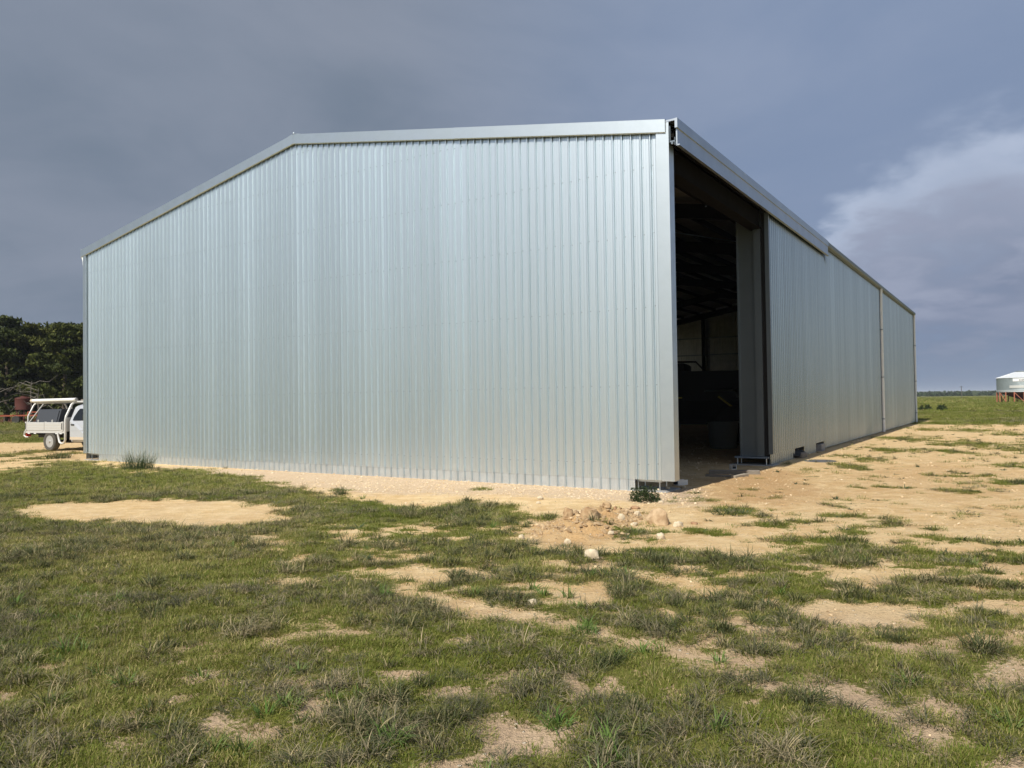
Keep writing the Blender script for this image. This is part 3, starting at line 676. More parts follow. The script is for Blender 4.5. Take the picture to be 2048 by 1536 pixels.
# ------------------------------------------------------------------ scattered stuff through geometry nodes
def scatter(name, protos, pts, rot, sc, idx, tint, label, cat=None):
    col = bpy.data.collections.new(name + '_kinds')
    for i, o in enumerate(protos): o.name = '%s_kind_%02d' % (name, i); col.objects.link(o)
    me = bpy.data.meshes.new(name); n = len(pts); me.vertices.add(n); me.vertices.foreach_set('co', np.asarray(pts, float).ravel())
    for nm, ty, dat in (('rot', 'FLOAT_VECTOR', rot), ('sc', 'FLOAT_VECTOR', sc), ('pick', 'INT', idx), ('tint', 'FLOAT', tint)):
        a = me.attributes.new(nm, ty, 'POINT'); a.data.foreach_set('vector' if ty == 'FLOAT_VECTOR' else 'value', np.asarray(dat).ravel())
    o = bpy.data.objects.new(name, me); C.objects.link(o); tag(o, label, cat, kind='stuff')
    ng = bpy.data.node_groups.new(name, 'GeometryNodeTree')
    ng.interface.new_socket('Geometry', in_out='INPUT', socket_type='NodeSocketGeometry'); ng.interface.new_socket('Geometry', in_out='OUTPUT', socket_type='NodeSocketGeometry')
    N = ng.nodes.new; L = ng.links.new
    gi, go = N('NodeGroupInput'), N('NodeGroupOutput'); ip = N('GeometryNodeInstanceOnPoints'); ci = N('GeometryNodeCollectionInfo')
    ci.inputs['Collection'].default_value = col; ci.inputs['Separate Children'].default_value = True; ci.inputs['Reset Children'].default_value = True
    def na(nm, ty):
        q = N('GeometryNodeInputNamedAttribute'); q.data_type = ty; q.inputs['Name'].default_value = nm
        return [s_ for s_ in q.outputs if s_.name == 'Attribute' and s_.enabled][0]
    L(gi.outputs[0], ip.inputs['Points']); L(ci.outputs[0], ip.inputs['Instance']); ip.inputs['Pick Instance'].default_value = True
    L(na('pick', 'INT'), ip.inputs['Instance Index']); 
    er = N('FunctionNodeEulerToRotation'); L(na('rot', 'FLOAT_VECTOR'), er.inputs[0]); L(er.outputs[0], ip.inputs['Rotation'])
    L(na('sc', 'FLOAT_VECTOR'), ip.inputs['Scale']); L(ip.outputs[0], go.inputs[0])
    md = o.modifiers.new('scatter', 'NODES'); md.node_group = ng
    return o
def leaf_mat(name, cols, rough=.65, trans=.25, spec=.25):
    """cols: (fresh, dry) base colours mixed by the plant's own tint, varied leaf by leaf"""
    m = bpy.data.materials.new(name); m.use_nodes = True; nt = m.node_tree; L = nt.links.new; b = nt.nodes['Principled BSDF']
    b.inputs['Roughness'].default_value = rough; b.inputs['Specular IOR Level'].default_value = spec
    ti = nt.nodes.new('ShaderNodeAttribute'); ti.attribute_type = 'INSTANCER'; ti.attribute_name = 'tint'
    rn = nt.nodes.new('ShaderNodeAttribute'); rn.attribute_name = 'rnd'
    ad = nt.nodes.new('ShaderNodeMath'); ad.operation = 'MULTIPLY_ADD'; L(rn.outputs['Fac'], ad.inputs[0]); ad.inputs[1].default_value = 1.0; L(ti.outputs['Fac'], ad.inputs[2])
    sb = nt.nodes.new('ShaderNodeMath'); sb.operation = 'SUBTRACT'; L(ad.outputs[0], sb.inputs[0]); sb.inputs[1].default_value = .46; sb.use_clamp = True
    cr = nt.nodes.new('ShaderNodeValToRGB'); L(sb.outputs[0], cr.inputs[0])
    e = cr.color_ramp.elements
    for i, c in enumerate(cols):
        q = e[i] if i < 2 else e.new(.5)
        q.position = i / (len(cols) - 1); q.color = tuple(c) + (1,)
    L(cr.outputs[0], b.inputs['Base Color'])
    tr_ = nt.nodes.new('ShaderNodeBsdfTranslucent'); L(cr.outputs[0], tr_.inputs[0]); ms = nt.nodes.new('ShaderNodeMixShader'); ms.inputs[0].default_value = trans
    L(b.outputs[0], ms.inputs[1]); L(tr_.outputs[0], ms.inputs[2]); L(ms.outputs[0], nt.nodes['Material Output'].inputs[0])
    return m
MG_TURF = leaf_mat('turf_blades', [(.110, .150, .014), (.195, .205, .040), (.46, .37, .17)])
MG_TUFT = leaf_mat('tuft_blades', [(.060, .078, .026), (.140, .142, .060), (.42, .34, .19)])
MG_DRY = leaf_mat('dry_blades', [(.075, .082, .042), (.190, .170, .100), (.46, .37, .22)])
MG_BROAD = leaf_mat('broad_blades', [(.105, .185, .035), (.140, .20, .050), (.22, .22, .08)], .5)
MG_WEED = leaf_mat('weed_leaves', [(.055, .085, .035), (.080, .105, .045), (.14, .13, .06)])
MG_SHRUB = leaf_mat('shrub_leaves', [(.030, .048, .016), (.050, .070, .022), (.09, .09, .03)])
def blades(n, rad, h0, h1, w, lean, seed, curl=.5, segs=3, flat=False):
    r_ = np.random.default_rng(seed); V = []; Fs = []; rnd = []
    for i in range(n):
        t = r_.uniform(0, 2 * math.pi); q = rad * math.sqrt(r_.uniform()); bx, by = q * math.cos(t), q * math.sin(t)
        az = t + r_.normal(0, .9); h = r_.uniform(h0, h1); ln = lean * r_.uniform(.3, 1.2) + .5 * q / max(rad, 1e-3) * lean
        dx, dy = math.cos(az), math.sin(az); px, py = -dy, dx; ww = w * r_.uniform(.7, 1.25); k = r_.uniform(); o = len(V)
        twist = r_.uniform(-1, 1); cx, cz = 0., -.01
        ang = math.pi / 2 - ln * .5; st = h / segs
        for s_ in range(segs + 1):
            f = s_ / segs; wd = ww * (1 - f ** 1.6) * .5
            ox, oy = px * math.cos(twist) + dx * math.sin(twist) * .5, py * math.cos(twist) + dy * math.sin(twist) * .5
            if s_ < segs:
                V.append((bx + dx * cx - ox * wd, by + dy * cx - oy * wd, cz)); V.append((bx + dx * cx + ox * wd, by + dy * cx + oy * wd, cz)); rnd += [k, k]
            else: V.append((bx + dx * cx, by + dy * cx, cz)); rnd.append(k)
            cx += math.cos(ang) * st; cz = max(cz + math.sin(ang) * st, .004 if s_ else 0); ang -= curl * ln * r_.uniform(.5, 1.3)
        for s_ in range(segs - 1): Fs.append((o + 2 * s_, o + 2 * s_ + 1, o + 2 * s_ + 3, o + 2 * s_ + 2))
        Fs.append((o + 2 * segs - 2, o + 2 * segs - 1, o + 2 * segs))
    return V, Fs, rnd
def plant_obj(name, data, m, parent=None, link=False):
    V, Fs, rnd = data; me = bpy.data.meshes.new(name); me.from_pydata(V, [], Fs); me.materials.append(m)
    a = me.attributes.new('rnd', 'FLOAT', 'POINT'); a.data.foreach_set('value', np.array(rnd, float))
    o = bpy.data.objects.new(name, me)
    if link: C.objects.link(o)
    if parent is not None: o.parent = parent
    return o
def leaves(n, rx, rz, ls, seed, flat=0., stems=0):
    r_ = np.random.default_rng(seed); V = []; Fs = []; rnd = []
    for i in range(n):
        d = r_.normal(size=3); d /= np.linalg.norm(d); q = r_.uniform(.35, 1) ** .6
        c = np.array([d[0] * rx * q, d[1] * rx * q, abs(d[2]) * rz * q]) * (1 + .25 * math.sin(5 * d[0] + seed) * math.sin(4 * d[1]))
        u = r_.normal(size=3); u[2] *= (1 - flat); u /= np.linalg.norm(u); w = np.cross(u, r_.normal(size=3)); w /= np.linalg.norm(w); l_ = ls * r_.uniform(.6, 1.3); k = r_.uniform(); o = len(V)
        V += [tuple(c - u * l_), tuple(c + w * l_ * .42), tuple(c + u * l_), tuple(c - w * l_ * .42)]; rnd += [k] * 4; Fs.append((o, o + 1, o + 2, o + 3))
    return V, Fs, rnd
protos = []; kinds = {}
def reg(k, o): kinds.setdefault(k, []).append(len(protos)); protos.append(o)
for s_ in range(5): reg('turf', plant_obj('g', blades(52, .10, .02, .06, .0052, 1.0, 10 + s_, .5, 2), MG_TURF))
for s_ in range(4): reg('moss', plant_obj('g', blades(60, .09, .012, .03, .0042, 1.2, 90 + s_, .5, 2), MG_TURF))
for s_ in range(4): reg('tuft', plant_obj('g', blades(56, .06, .07, .17, .0066, .9, 20 + s_, .55, 4), MG_TUFT))
for s_ in range(4): reg('dry', plant_obj('g', blades(62, .075, .06, .19, .0052, 1.05, 30 + s_, .5, 4), MG_DRY))
for s_ in range(3): reg('mat', plant_obj('g', blades(70, .12, .05, .14, .0056, 1.7, 70 + s_, .5, 4), MG_DRY))
for s_ in range(3): reg('broad', plant_obj('g', blades(26, .05, .08, .17, .011, .75, 40 + s_, .45, 4), MG_BROAD))
for s_ in range(3): reg('stalk', plant_obj('g', blades(11, .05, .18, .36, .0028, .5, 50 + s_, .35, 4), MG_DRY))
for s_ in range(3): reg('weed', plant_obj('g', blades(22, .03, .05, .12, .014, 1.9, 60 + s_, .35, 3), MG_WEED))
pts = []; rot = []; scl = []; pick = []; tin = []
def sow(kind, dens, y0, y1, size, prob, tint, side=1.6, spread=.85):
    """sow one kind over the wedge of ground in front of the viewer's stand"""
    hw = spread * y1 + side; n = int(dens * (y1 - y0) * 2 * hw)
    if n < 1: return
    x = rng.uniform(-hw, hw, n); y = rng.uniform(y0, y1, n); k = np.abs(x) < spread * y + side; x, y = x[k], y[k]
    Fd = fields(x, y); p = prob(x, y, Fd[0]); k = rng.uniform(size=len(x)) < p
    q = (x - CX) * Gd[0] + (y - CY) * Gd[1]; w = (x - CX) * Sd[0] + (y - CY) * Sd[1]
    k &= ~((q > -.12) & (q < GW + .12) & (w > -.08) & (w < GL + .1))
    x, y = x[k], y[k]; Fd = tuple(f_[k] for f_ in Fd); n = len(x)
    if not n: return
    z = gz(x, y, Fd); pts.append(np.stack([x, y, z], 1))
    rot.append(np.stack([rng.normal(0, .12, n), rng.normal(0, .12, n), rng.uniform(0, 6.28, n)], 1))
    s_ = rng.uniform(size[0], size[1], n); scl.append(np.stack([s_, s_, s_ * rng.uniform(.75, 1.2, n)], 1))
    pick.append(rng.choice(kinds[kind], n)); tin.append(np.clip(tint(x, y) + rng.normal(0, .12, n), 0, 1))
big = lambda x, y, s_=61, f_=.55: fbm(x * f_, y * f_, 3, s_)
leftdry = lambda x, y: sstep(-x, -1, 3.5)
t_turf = lambda x, y: .12 + .75 * (big(x, y) - .3) + .16 * leftdry(x, y)
clump = lambda x, y, s_, f_, lo, hi: sstep(fbm(x * f_, y * f_, 3, s_), lo, hi)
v1 = lambda x, y, v: sstep(v, .22, .85)
# near, middle, far
sow('turf', 260, 2.4, 7.2, (.7, 1.15), lambda x, y, v: v1(x, y, v), t_turf)
sow('moss', 280, 2.4, 7.2, (.7, 1.2), lambda x, y, v: sstep(v, .15, .6) * .8, lambda x, y: .05 + .6 * (big(x, y, 5) - .35))
sow('mat', 45, 2.4, 7.2, (.7, 1.2), lambda x, y, v: v1(x, y, v) * clump(x, y, 88, 1.4, .46, .57), lambda x, y: .15 + .8 * (big(x, y, 8) - .25))
sow('tuft', 44, 2.4, 7.2, (.5, 1.25), lambda x, y, v: sstep(v, .45, .8) * clump(x, y, 71, 1.7, .48, .58), lambda x, y: .1 + .8 * (big(x, y, 6) - .3) + .2 * leftdry(x, y))
sow('dry', 48, 2.4, 7.2, (.6, 1.2), lambda x, y, v: sstep(v, .3, .8) * clump(x, y, 72, 1.5, .46, .6), lambda x, y: .2 + .9 * (big(x, y, 9) - .3))
sow('broad', 6, 2.4, 7.2, (.6, 1.05), lambda x, y, v: sstep(v, .05, .4) * clump(x, y, 73, .9, .5, .6), lambda x, y: .3)
sow('stalk', 16, 2.4, 7.2, (.4, .75), lambda x, y, v: sstep(v, .3, .8) * (.35 + .65 * leftdry(x, y)), lambda x, y: .6)
sow('turf', 190, 7.2, 15, (.85, 1.4), lambda x, y, v: v1(x, y, v), t_turf)
sow('mat', 34, 7.2, 15, (.8, 1.4), lambda x, y, v: v1(x, y, v) * clump(x, y, 88, 1.0, .42, .58), lambda x, y: .15 + .8 * (big(x, y, 8) - .25))
sow('tuft', 40, 7.2, 15, (.6, 1.35), lambda x, y, v: sstep(v, .4, .8) * clump(x, y, 71, 1.5, .46, .57), lambda x, y: .05 + .7 * (big(x, y, 6) - .3) + .2 * leftdry(x, y))
sow('dry', 12, 7.2, 15, (.5, 1.05), lambda x, y, v: sstep(v, .3, .8) * clump(x, y, 72, 1.3, .5, .62) * (.4 + .6 * leftdry(x, y)), lambda x, y: .2 + .8 * (big(x, y, 9) - .3))
sow('broad', 1.5, 7.2, 15, (.6, 1.0), lambda x, y, v: sstep(v, .05, .4) * clump(x, y, 73, .9, .48, .6), lambda x, y: .3)
sow('weed', 3.5, 7.2, 34, (.6, 1.5), lambda x, y, v: np.where(v < .75, sstep(v, .12, .4), .1), lambda x, y: .25)
sow('turf', 46, 15, 32, (1.2, 2.1), lambda x, y, v: v1(x, y, v) * .9, t_turf)
sow('tuft', 7, 15, 32, (.6, 1.2), lambda x, y, v: sstep(v, .3, .7), lambda x, y: .3 + .5 * (big(x, y, 6) - .3))
sow('turf', 9, 32, 75, (2.2, 3.8), lambda x, y, v: v1(x, y, v) * .9, t_turf, 0, .72)
sow('mat', 2.5, 32, 75, (2., 3.6), lambda x, y, v: v1(x, y, v) * clump(x, y, 91, .12, .4, .6), lambda x, y: .35 + 0 * x, 0, .72)
sow('turf', 1.2, 75, 150, (4.5, 7), lambda x, y, v: v1(x, y, v) * .8, t_turf, 0, .72)
sow('turf', .14, 150, 420, (9, 15), lambda x, y, v: v1(x, y, v) * .8, t_turf, 0, .72)
scatter('grass', protos, np.concatenate(pts), np.concatenate(rot), np.concatenate(scl), np.concatenate(pick), np.concatenate(tin), 'short green and dry grass over the paddock')

# gravel and crumbs of limestone on the sand
peb = [];
for s_ in range(6):
    me_ = rock_mesh('p', 1, .85, .65, 100 + s_, 1, .3, .5); o_ = bpy.data.objects.new('p', me_); peb.append(o_)
def pebm():
    m = bpy.data.materials.new('limestone_crumbs'); m.use_nodes = True; nt = m.node_tree; b = nt.nodes['Principled BSDF']; b.inputs['Roughness'].default_value = .95
    ti = nt.nodes.new('ShaderNodeAttribute'); ti.attribute_type = 'INSTANCER'; ti.attribute_name = 'tint'; cr = nt.nodes.new('ShaderNodeValToRGB'); nt.links.new(ti.outputs['Fac'], cr.inputs[0])
    cr.color_ramp.elements[0].color = (.36, .25, .14, 1); cr.color_ramp.elements[1].color = (.80, .68, .50, 1); q = cr.color_ramp.elements.new(.5); q.color = (.66, .50, .30, 1)
    nt.links.new(cr.outputs[0], b.inputs['Base Color']); return m
mp_ = pebm()
for o_ in peb: o_.data.materials.append(mp_)
px_ = []; pr_ = []; ps_ = []; pk_ = []; pt_ = []
def strew(dens, x0, x1, y0, y1, size, prob, pw=2.5):
    n = int(dens * (x1 - x0) * (y1 - y0)); x = rng.uniform(x0, x1, n); y = rng.uniform(y0, y1, n); k = np.abs(x) < .8 * y + 1; x, y = x[k], y[k]
    Fd = fields(x, y); k = rng.uniform(size=len(x)) < prob(x, y, Fd); x, y = x[k], y[k]; Fd = tuple(f_[k] for f_ in Fd); n = len(x)
    s_ = size[0] + (size[1] - size[0]) * rng.uniform(size=n) ** pw; px_.append(np.stack([x, y, gz(x, y, Fd) + s_ * .15], 1)); pr_.append(np.stack([rng.normal(0, .4, n), rng.normal(0, .4, n), rng.uniform(0, 6, n)], 1))
    ps_.append(np.stack([s_, s_, s_], 1)); pk_.append(rng.integers(0, 6, n)); pt_.append(np.clip(rng.normal(.33, .20, n) + .25 * Fd[2] - .36 * Fd[5], 0, 1))
strew(130, -8, 6, 9, 17, (.006, .026), lambda x, y, F_: np.clip(F_[2] * 1.0, 0, 1) * ~F_[4], 2.5)
strew(60, -4, 12, 7.5, 18, (.005, .028), lambda x, y, F_: (1 - sstep(F_[0], .1, .3)) * (.25 + .75 * sstep(fbm(x * 1.2, y * 1.2, 3, 15), .42, .62)), 4)
strew(60, -7, 7, 2.5, 8, (.004, .016), lambda x, y, F_: (1 - sstep(F_[0], .15, .4)), 3)
strew(7, -24, 26, 17, 38, (.01, .045), lambda x, y, F_: (1 - sstep(F_[0], .1, .3)), 4)
strew(300, 0.2, 2.6, 9.6, 12.2, (.008, .05), lambda x, y, F_: F_[5], 3)
scatter('gravel', peb, np.concatenate(px_), np.concatenate(pr_), np.concatenate(ps_), np.concatenate(pk_), np.concatenate(pt_), 'pale limestone crumbs strewn on the sand')

# single plants one can pick out
def plant(name, u, v, label, cat, data_m, sc=1., dv=0):
    p = gnd(u, v); o = thing(name, (p[0], p[1], gz1(p[0], p[1])), random.uniform(0, 6), label, cat); o.scale = (sc,) * 3
    for nm, data, m in data_m: plant_obj(nm, data, m, o, True)
    return o
plant('shrub', 1289, 1001, 'low dark green shrub growing at the open corner of the shed', 'shrub',
      [('foliage', leaves(1500, .30, .26, .022, 3), MG_SHRUB), ('stem', blades(60, .14, .12, .25, .007, .9, 5, .3, 3), MG_SHRUB)], .95)
plant('grass_tussock', 276, 938, 'tall dark grass tussock growing against the gable wall skirting', 'grass', [('blade_clump', blades(420, .42, .25, .72, .010, .55, 61, .35, 4), MG_WEED), ('seed_stalk', blades(16, .3, .6, 1.0, .006, .4, 62, .3, 4), MG_DRY)], .95)
plant('grass_tussock', 681, 989, 'bright green grass tussock alone on the gravel strip', 'grass', [('blade_clump', blades(150, .12, .10, .28, .008, .9, 63, .5, 4), MG_TUFT)], 1.)
plant('grass_tussock', 117, 917, 'leafy green tussock on the sand track near the ute wheel', 'grass', [('blade_clump', blades(160, .35, .15, .42, .016, .8, 64, .4, 3), MG_TUFT)], 1.)
plant('weed', 1460, 1028, 'spreading grey-green weed on the sand in front of the opening', 'weed', [('leaf_rosette', blades(150, .28, .06, .16, .018, 1.6, 65, .35, 3), MG_WEED)], 1.)
plant('grass_tussock', 768, 1200, 'small upright bright green tuft beside the bare strip', 'grass', [('blade_clump', blades(110, .07, .07, .17, .006, .7, 66, .4, 4), MG_BROAD)], 1.)
plant('grass_tussock', 1170, 1268, 'bright green tuft on the bare strip by the wheel track', 'grass', [('blade_clump', blades(170, .09, .06, .15, .005, .8, 67, .45, 4), MG_BROAD)], 1.)
plant('grass_tussock', 1115, 1452, 'broad-leaved bright green tuft among dry tussocks', 'grass', [('blade_clump', blades(60, .07, .08, .17, .009, .95, 68, .45, 4), MG_BROAD)], 1.)
plant('grass_tussock', 785, 1490, 'broad-leaved bright green tuft next to a grey dry tussock', 'grass', [('blade_clump', blades(70, .07, .08, .17, .009, .9, 69, .45, 4), MG_BROAD)], 1.)
plant('grass_tussock', 930, 1425, 'grey dry wiry tussock beside a bare brown hollow', 'grass', [('blade_clump', blades(260, .11, .08, .2, .0036, 1.1, 70, .45, 4), MG_DRY)], 1.)
plant('grass_tussock', 1200, 1420, 'dark dry-based tussock with straw at its heart', 'grass', [('blade_clump', blades(240, .12, .08, .2, .0038, 1.1, 71, .45, 4), MG_DRY)], 1.)
plant('grass_tussock', 1960, 1305, 'green coarse tussock at the edge of bare brown earth', 'grass', [('blade_clump', blades(130, .10, .12, .26, .007, .9, 72, .45, 4), MG_TUFT)], 1.)
plant('grass_tussock', 1700, 1085, 'rounded bright green tussock where the sand meets the grass', 'grass', [('blade_clump', blades(260, .2, .06, .16, .007, .9, 73, .45, 3), MG_TUFT)], 1.)
for i, (u, v) in enumerate([(1843, 821), (1856, 819), (1880, 821), (1886, 819)]):
    p = gnd(u, v); o = thing('paddock_bush', (p[0], p[1], 0), i, 'small dark bush out on the green paddock behind the shed', 'bush', 'dark bushes on the paddock'); plant_obj('foliage', leaves(260, .35 + .1 * (i % 2), .6, .10, 80 + i), MG_SHRUB, o, True)

# ------------------------------------------------------------------ timber and rubbish at the opening
def boardw(name, p, q, w, h, m, label, cat, zoff=0., group=None):
    p = np.array(p); q = np.array(q); z = max(gz1(p[0], p[1]), gz1(q[0], q[1])) + zoff; L_ = float(np.linalg.norm(q[:2] - p[:2])); c = (p + q) / 2
    o = MB().box((-L_ / 2, -w / 2, -.012), (L_ / 2, w / 2, h), min(w, h) * .12).build(name, m); o.location = (c[0], c[1], z); o.rotation_euler = (0, 0, math.atan2(q[1] - p[1], q[0] - p[0]))
    return tag(o, label, cat, group)
boardw('timber_beam', gnd(1418, 947), gnd(1520, 948), .16, .085, MTIMB, 'long grey weathered timber beam lying across the shed opening', 'timber')
boardw('timber_beam', gnd(1466, 955.5), gnd(1493, 951), .11, .05, MTIMB2, 'short pale timber offcut in front of the long beam', 'timber')
boardw('timber_beam', gnd(1412, 952), gnd(1462, 954), .10, .045, MTIMB, 'dark timber plank lying in shade beside the long beam', 'timber')
p = gnd(1466, 938); bk = thing('post_shoe', (p[0], p[1], gz1(p[0], p[1])), .4, 'small white steel post shoe standing behind the long beam', 'bracket')
MB().box((-.07, -.05, 0), (.07, .05, .012)).box((-.07, -.05, .012), (-.058, .05, .11)).box((.058, -.05, .012), (.07, .05, .11)).build('bracket_body', P['white_alloy'], bk); MB().box((-.056, -.045, .012), (.056, .045, .06), .005).build('black_block', P['rag_black'], bk)
p = gnd(1362, 969); oc = thing('channel_offcut', (p[0], p[1], gz1(p[0], p[1]) + .0), .55, 'white steel channel offcut lying by the open corner of the shed', 'offcut')
MB().box((-.13, -.06, 0), (.13, .06, .012)).box((-.13, -.06, .012), (.13, -.048, .10)).box((-.13, .048, .012), (.13, .06, .10)).build('channel', P['white_alloy'], oc)
MB().box((-.16, -.02, .02), (-.10, .05, .07), .006).build('bolt_block', P['rag_black'], oc)
# things under the sliding door
p = L2W(.09, 9.35); j = thing('timber_block', (p.x, p.y, gz1(p.x, p.y)), -YAW, 'squat brown block lying in the gap beneath the sliding door', 'block')
MB().box((-.14, -.30, -.02), (.16, .26, .14), .03).build('block', MTIMB, j)
p = L2W(-.02, 9.1); j = thing('tarp_bundle', (p.x, p.y, gz1(p.x, p.y)), -YAW, 'black crumpled bundle stuffed beneath the sliding door', 'bundle')
for i, (q, s_) in enumerate((((0, 0, .08), (.20, .42, .13)), ((.04, .5, .10), (.16, .30, .12)), ((-.05, .25, .2), (.13, .25, .08)))):
    o = bpy.data.objects.new('bundle_fold', rock_mesh('fold', *s_, 60 + i, 2, .5)); C.objects.link(o); o.data.materials.append(P['rag_black']); o.parent = j; o.location = q
p = L2W(.06, 12.25); j = thing('concrete_block', (p.x, p.y, gz1(p.x, p.y)), -YAW, 'grey concrete block under the far end of the sliding door', 'block')
MB().box((-.12, -.24, -.02), (.10, .24, .22), .012).build('block', MCONC, j)
p = gnd(1640, 921.5); j = MB().lathe([(.02, .0), (.42, .012), (.45, .006), (.45, -.01)], (0, 0, 0), 'z', 20).build('dark_disc', P['disc_dark']); j.scale = (.9, .9, 1); j.location = (p[0], p[1], gz1(p[0], p[1]) + .006)  # thin flat dark disc on the ground
tag(j, 'flat dark grey round disc on the sand beside the sliding door', 'mat')

# ------------------------------------------------------------------ dark farm machine inside
mp3 = L2W(-5.2, 15.6); mach = thing('spreader_machine', (mp3.x, mp3.y, 0), -YAW + .25, 'big dark farm machine parked in the gloom inside the shed', 'farm machine')
K = P['machine_black']
MB().loft([[(-2.2, -1.2, .9), (2.0, -1.2, .9), (2.0, 1.2, .9), (-2.2, 1.2, .9)], [(-2.7, -1.4, 1.6), (2.6, -1.4, 1.6), (2.6, 1.4, 1.6), (-2.7, 1.4, 1.6)], [(-2.7, -1.4, 2.7), (2.6, -1.4, 2.7), (2.6, 1.4, 2.7), (-2.7, 1.4, 2.7)]]).build('hopper', K, mach)
MB().box((-2.9, -1.0, .72), (3.2, -.82, .9)).box((-2.9, .82, .72), (3.2, 1.0, .9)).box((3.0, -1.0, .72), (3.2, 1.0, .9)).build('chassis', K, mach)
MB().box((-2.2, -1.1, 2.7), (-.2, 1.1, 3.02), .05).build('engine_cover', K, mach)
for (x, y, z, s_) in ((-1.4, -.7, 3.12, .18), (-.9, .1, 3.15, .16), (-1.9, .3, 3.1, .2)): MB().lathe([(s_, -.12), (s_, .1), (s_ * .6, .2)], (x, y, z), 'z', 12).build('filter_cap', K, mach)
MB().tube([(-2.6, -1.2, 2.72), (-2.2, -1.2, 3.1), (.2, -1.2, 3.05), (.5, -1.2, 2.72)], .035, 8).build('guard_rail', K, mach)
for x in (-1.4, 1.5):
    for y in (-1.28, 1.28):
        w_ = MB().lathe([(.35, -.2), (.62, -.22), (.72, -.14), (.72, .14), (.62, .22), (.35, .2)], (x, y, .72), 'y', 24).build('wheel', P['tyre'], mach, 40)
        MB().lathe([(.34, -.18), (.34, .18)], (x, y, .72), 'y', 16).build('rim', K, w_)
MB().beam((1.0, -1.44, 1.75), (1.75, -1.44, 1.15), .03, .07).build('yellow_strut', P['machine_yellow'], mach); MB().beam((-1.2, -1.44, 1.72), (-.3, -1.44, 1.72), .03, .05).build('yellow_rail', P['machine_yellow'], mach)
MB().tube([(.5, -1.47, 1.95), (1.6, -1.47, 1.98), (1.68, -1.47, 1.7)], .035, 8).build('hose', P['tub_grey'], mach)
tp = L2W(-3.1, 12.5); tub = thing('plastic_tub', (tp.x, tp.y, 0), .2, 'grey plastic tub on the shed floor behind the jamb column', 'tub')
MB().lathe([(.40, -.02), (.44, .04), (.50, .85), (.53, .85), (.53, .9), (.5, .9), (.47, .87), (.41, .06), (.05, .05)], (0, 0, 0), 'z', 24).build('tub_body', P['tub_grey'], tub, 35)

# ------------------------------------------------------------------ ute
UTH = R(-26); wp = gnd(98, 902)
un = np.array([math.sin(UTH), -math.cos(UTH)])            # towards its visible right side
uo = wp[:2] - un * .90
ute = thing('utility_truck', (uo[0], uo[1], gz1(uo[0], uo[1]) * 0), UTH, 'silver single-cab ute with tray, toolbox and ladder rack parked behind the shed', 'truck')
ute.location.z = max(gz1(*(uo + un * .8)), 0) - .005
def mirrored(fn):
    for sg in (-1, 1): fn(sg)
WR = .375
def wheel(sg, x):
    y = sg * .78
    t_ = MB().lathe([(.235, -.11), (.30, -.125), (.345, -.12), (WR, -.09), (WR, .09), (.345, .12), (.30, .125), (.235, .11)], (x, y, WR), 'y', 32, False).build('wheel', P['tyre_dusty'], ute, 30)
    yo = y + sg * .10
    MB().lathe([(.236, -.10), (.24, .10)], (x, y, WR), 'y', 32, False).build('rim_barrel', P['rim_steel'], t_, 30)
    MB().lathe([(.235, 0), (.21, -sg * .03), (.15, -sg * .045), (.10, -sg * .01), (.05, sg * .005), (.045, sg * .03), (.01, sg * .03)], (x, yo, WR), 'y', 24).build('rim', P['rim_steel'], t_, 30)
    for k in range(8):
        a_ = 2 * math.pi * k / 8; MB().lathe([(.028, -.004), (.028, .004)], (x + .178 * math.cos(a_), yo - sg * .032, WR + .178 * math.sin(a_)), 'y', 8).build('rim_hole', P['black_plastic'], t_)
for x in (0, 3.05): mirrored(lambda sg: wheel(sg, x))
MB().box((-1.35, -.45, .50), (3.4, -.36, .62)).box((-1.35, .36, .50), (3.4, .45, .62)).lathe([(.05, -.7), (.05, .7)], (0, 0, WR), 'y', 10).box((-.2, -.18, .28), (.2, .18, .5), .05).build('chassis', P['black_plastic'], ute)
# tray
T0, T1 = -1.42, .95
tray = MB().box((T0, -.92, .76), (T1, .92, .80)).box((T0, -.93, .70), (T1, -.87, .78)).box((T0, .87, .70), (T1, .93, .78)).build('tray', P['tray_alloy'], ute)
for x in np.linspace(T0 + .2, T1 - .2, 5): MB().box((x - .04, -.86, .63), (x + .04, .86, .76)).build('cross_member', P['black_plastic'], tray)
def dropside(sg):
    y = sg * .925
    for (a_, b_) in ((T0 + .10, T0 + 1.17), (T0 + 1.19, T1 - .14)):
        d_ = MB().box((a_, y - .015, .80), (b_, y + .015, 1.12), .008).build('drop_side', P['tray_alloy'], tray)
        for z in (.90, 1.01): MB().box((a_ + .02, y + sg * .016, z - .004), (b_ - .02, y + sg * .019, z + .004)).build('side_groove', P['ute_dust'], d_)
    for x in (T0 + .05, T1 - .09): MB().box((x - .045, y - .03, .78), (x + .045, y + .03, 1.14), .01).build('corner_post', P['tray_alloy'], tray); MB().box((x - .012, y + sg * .03, .84), (x + .012, y + sg * .045, 1.08)).build('latch', P['black_plastic'], tray)
    for x in (T0 + .22, T0 + .6, T1 - .45, T1 - .2): MB().box((x - .07, y - .01, .665), (x + .07, y + .012, .70)).build('tie_rail', P['white_alloy'], tray)
mirrored(dropside)
MB().box((T0 - .02, -.9, .80), (T0 + .01, .9, 1.12), .008).build('tail_gate', P['tray_alloy'], tray)
MB().box((T0 - .03, -.9, .56), (T0 + .02, -.70, .70), .01).box((T0 - .03, .70, .56), (T0 + .02, .9, .70), .01).build('tail_lamp', P['lamp_red'], tray)
MB().tube([(T0 - .02, -.93, .78), (T0 - .06, -.94, .60), (T0 + .05, -.94, .54), (T0 + .22, -.94, .54)], .03, 8).build('rear_bar', P['tray_alloy'], tray)
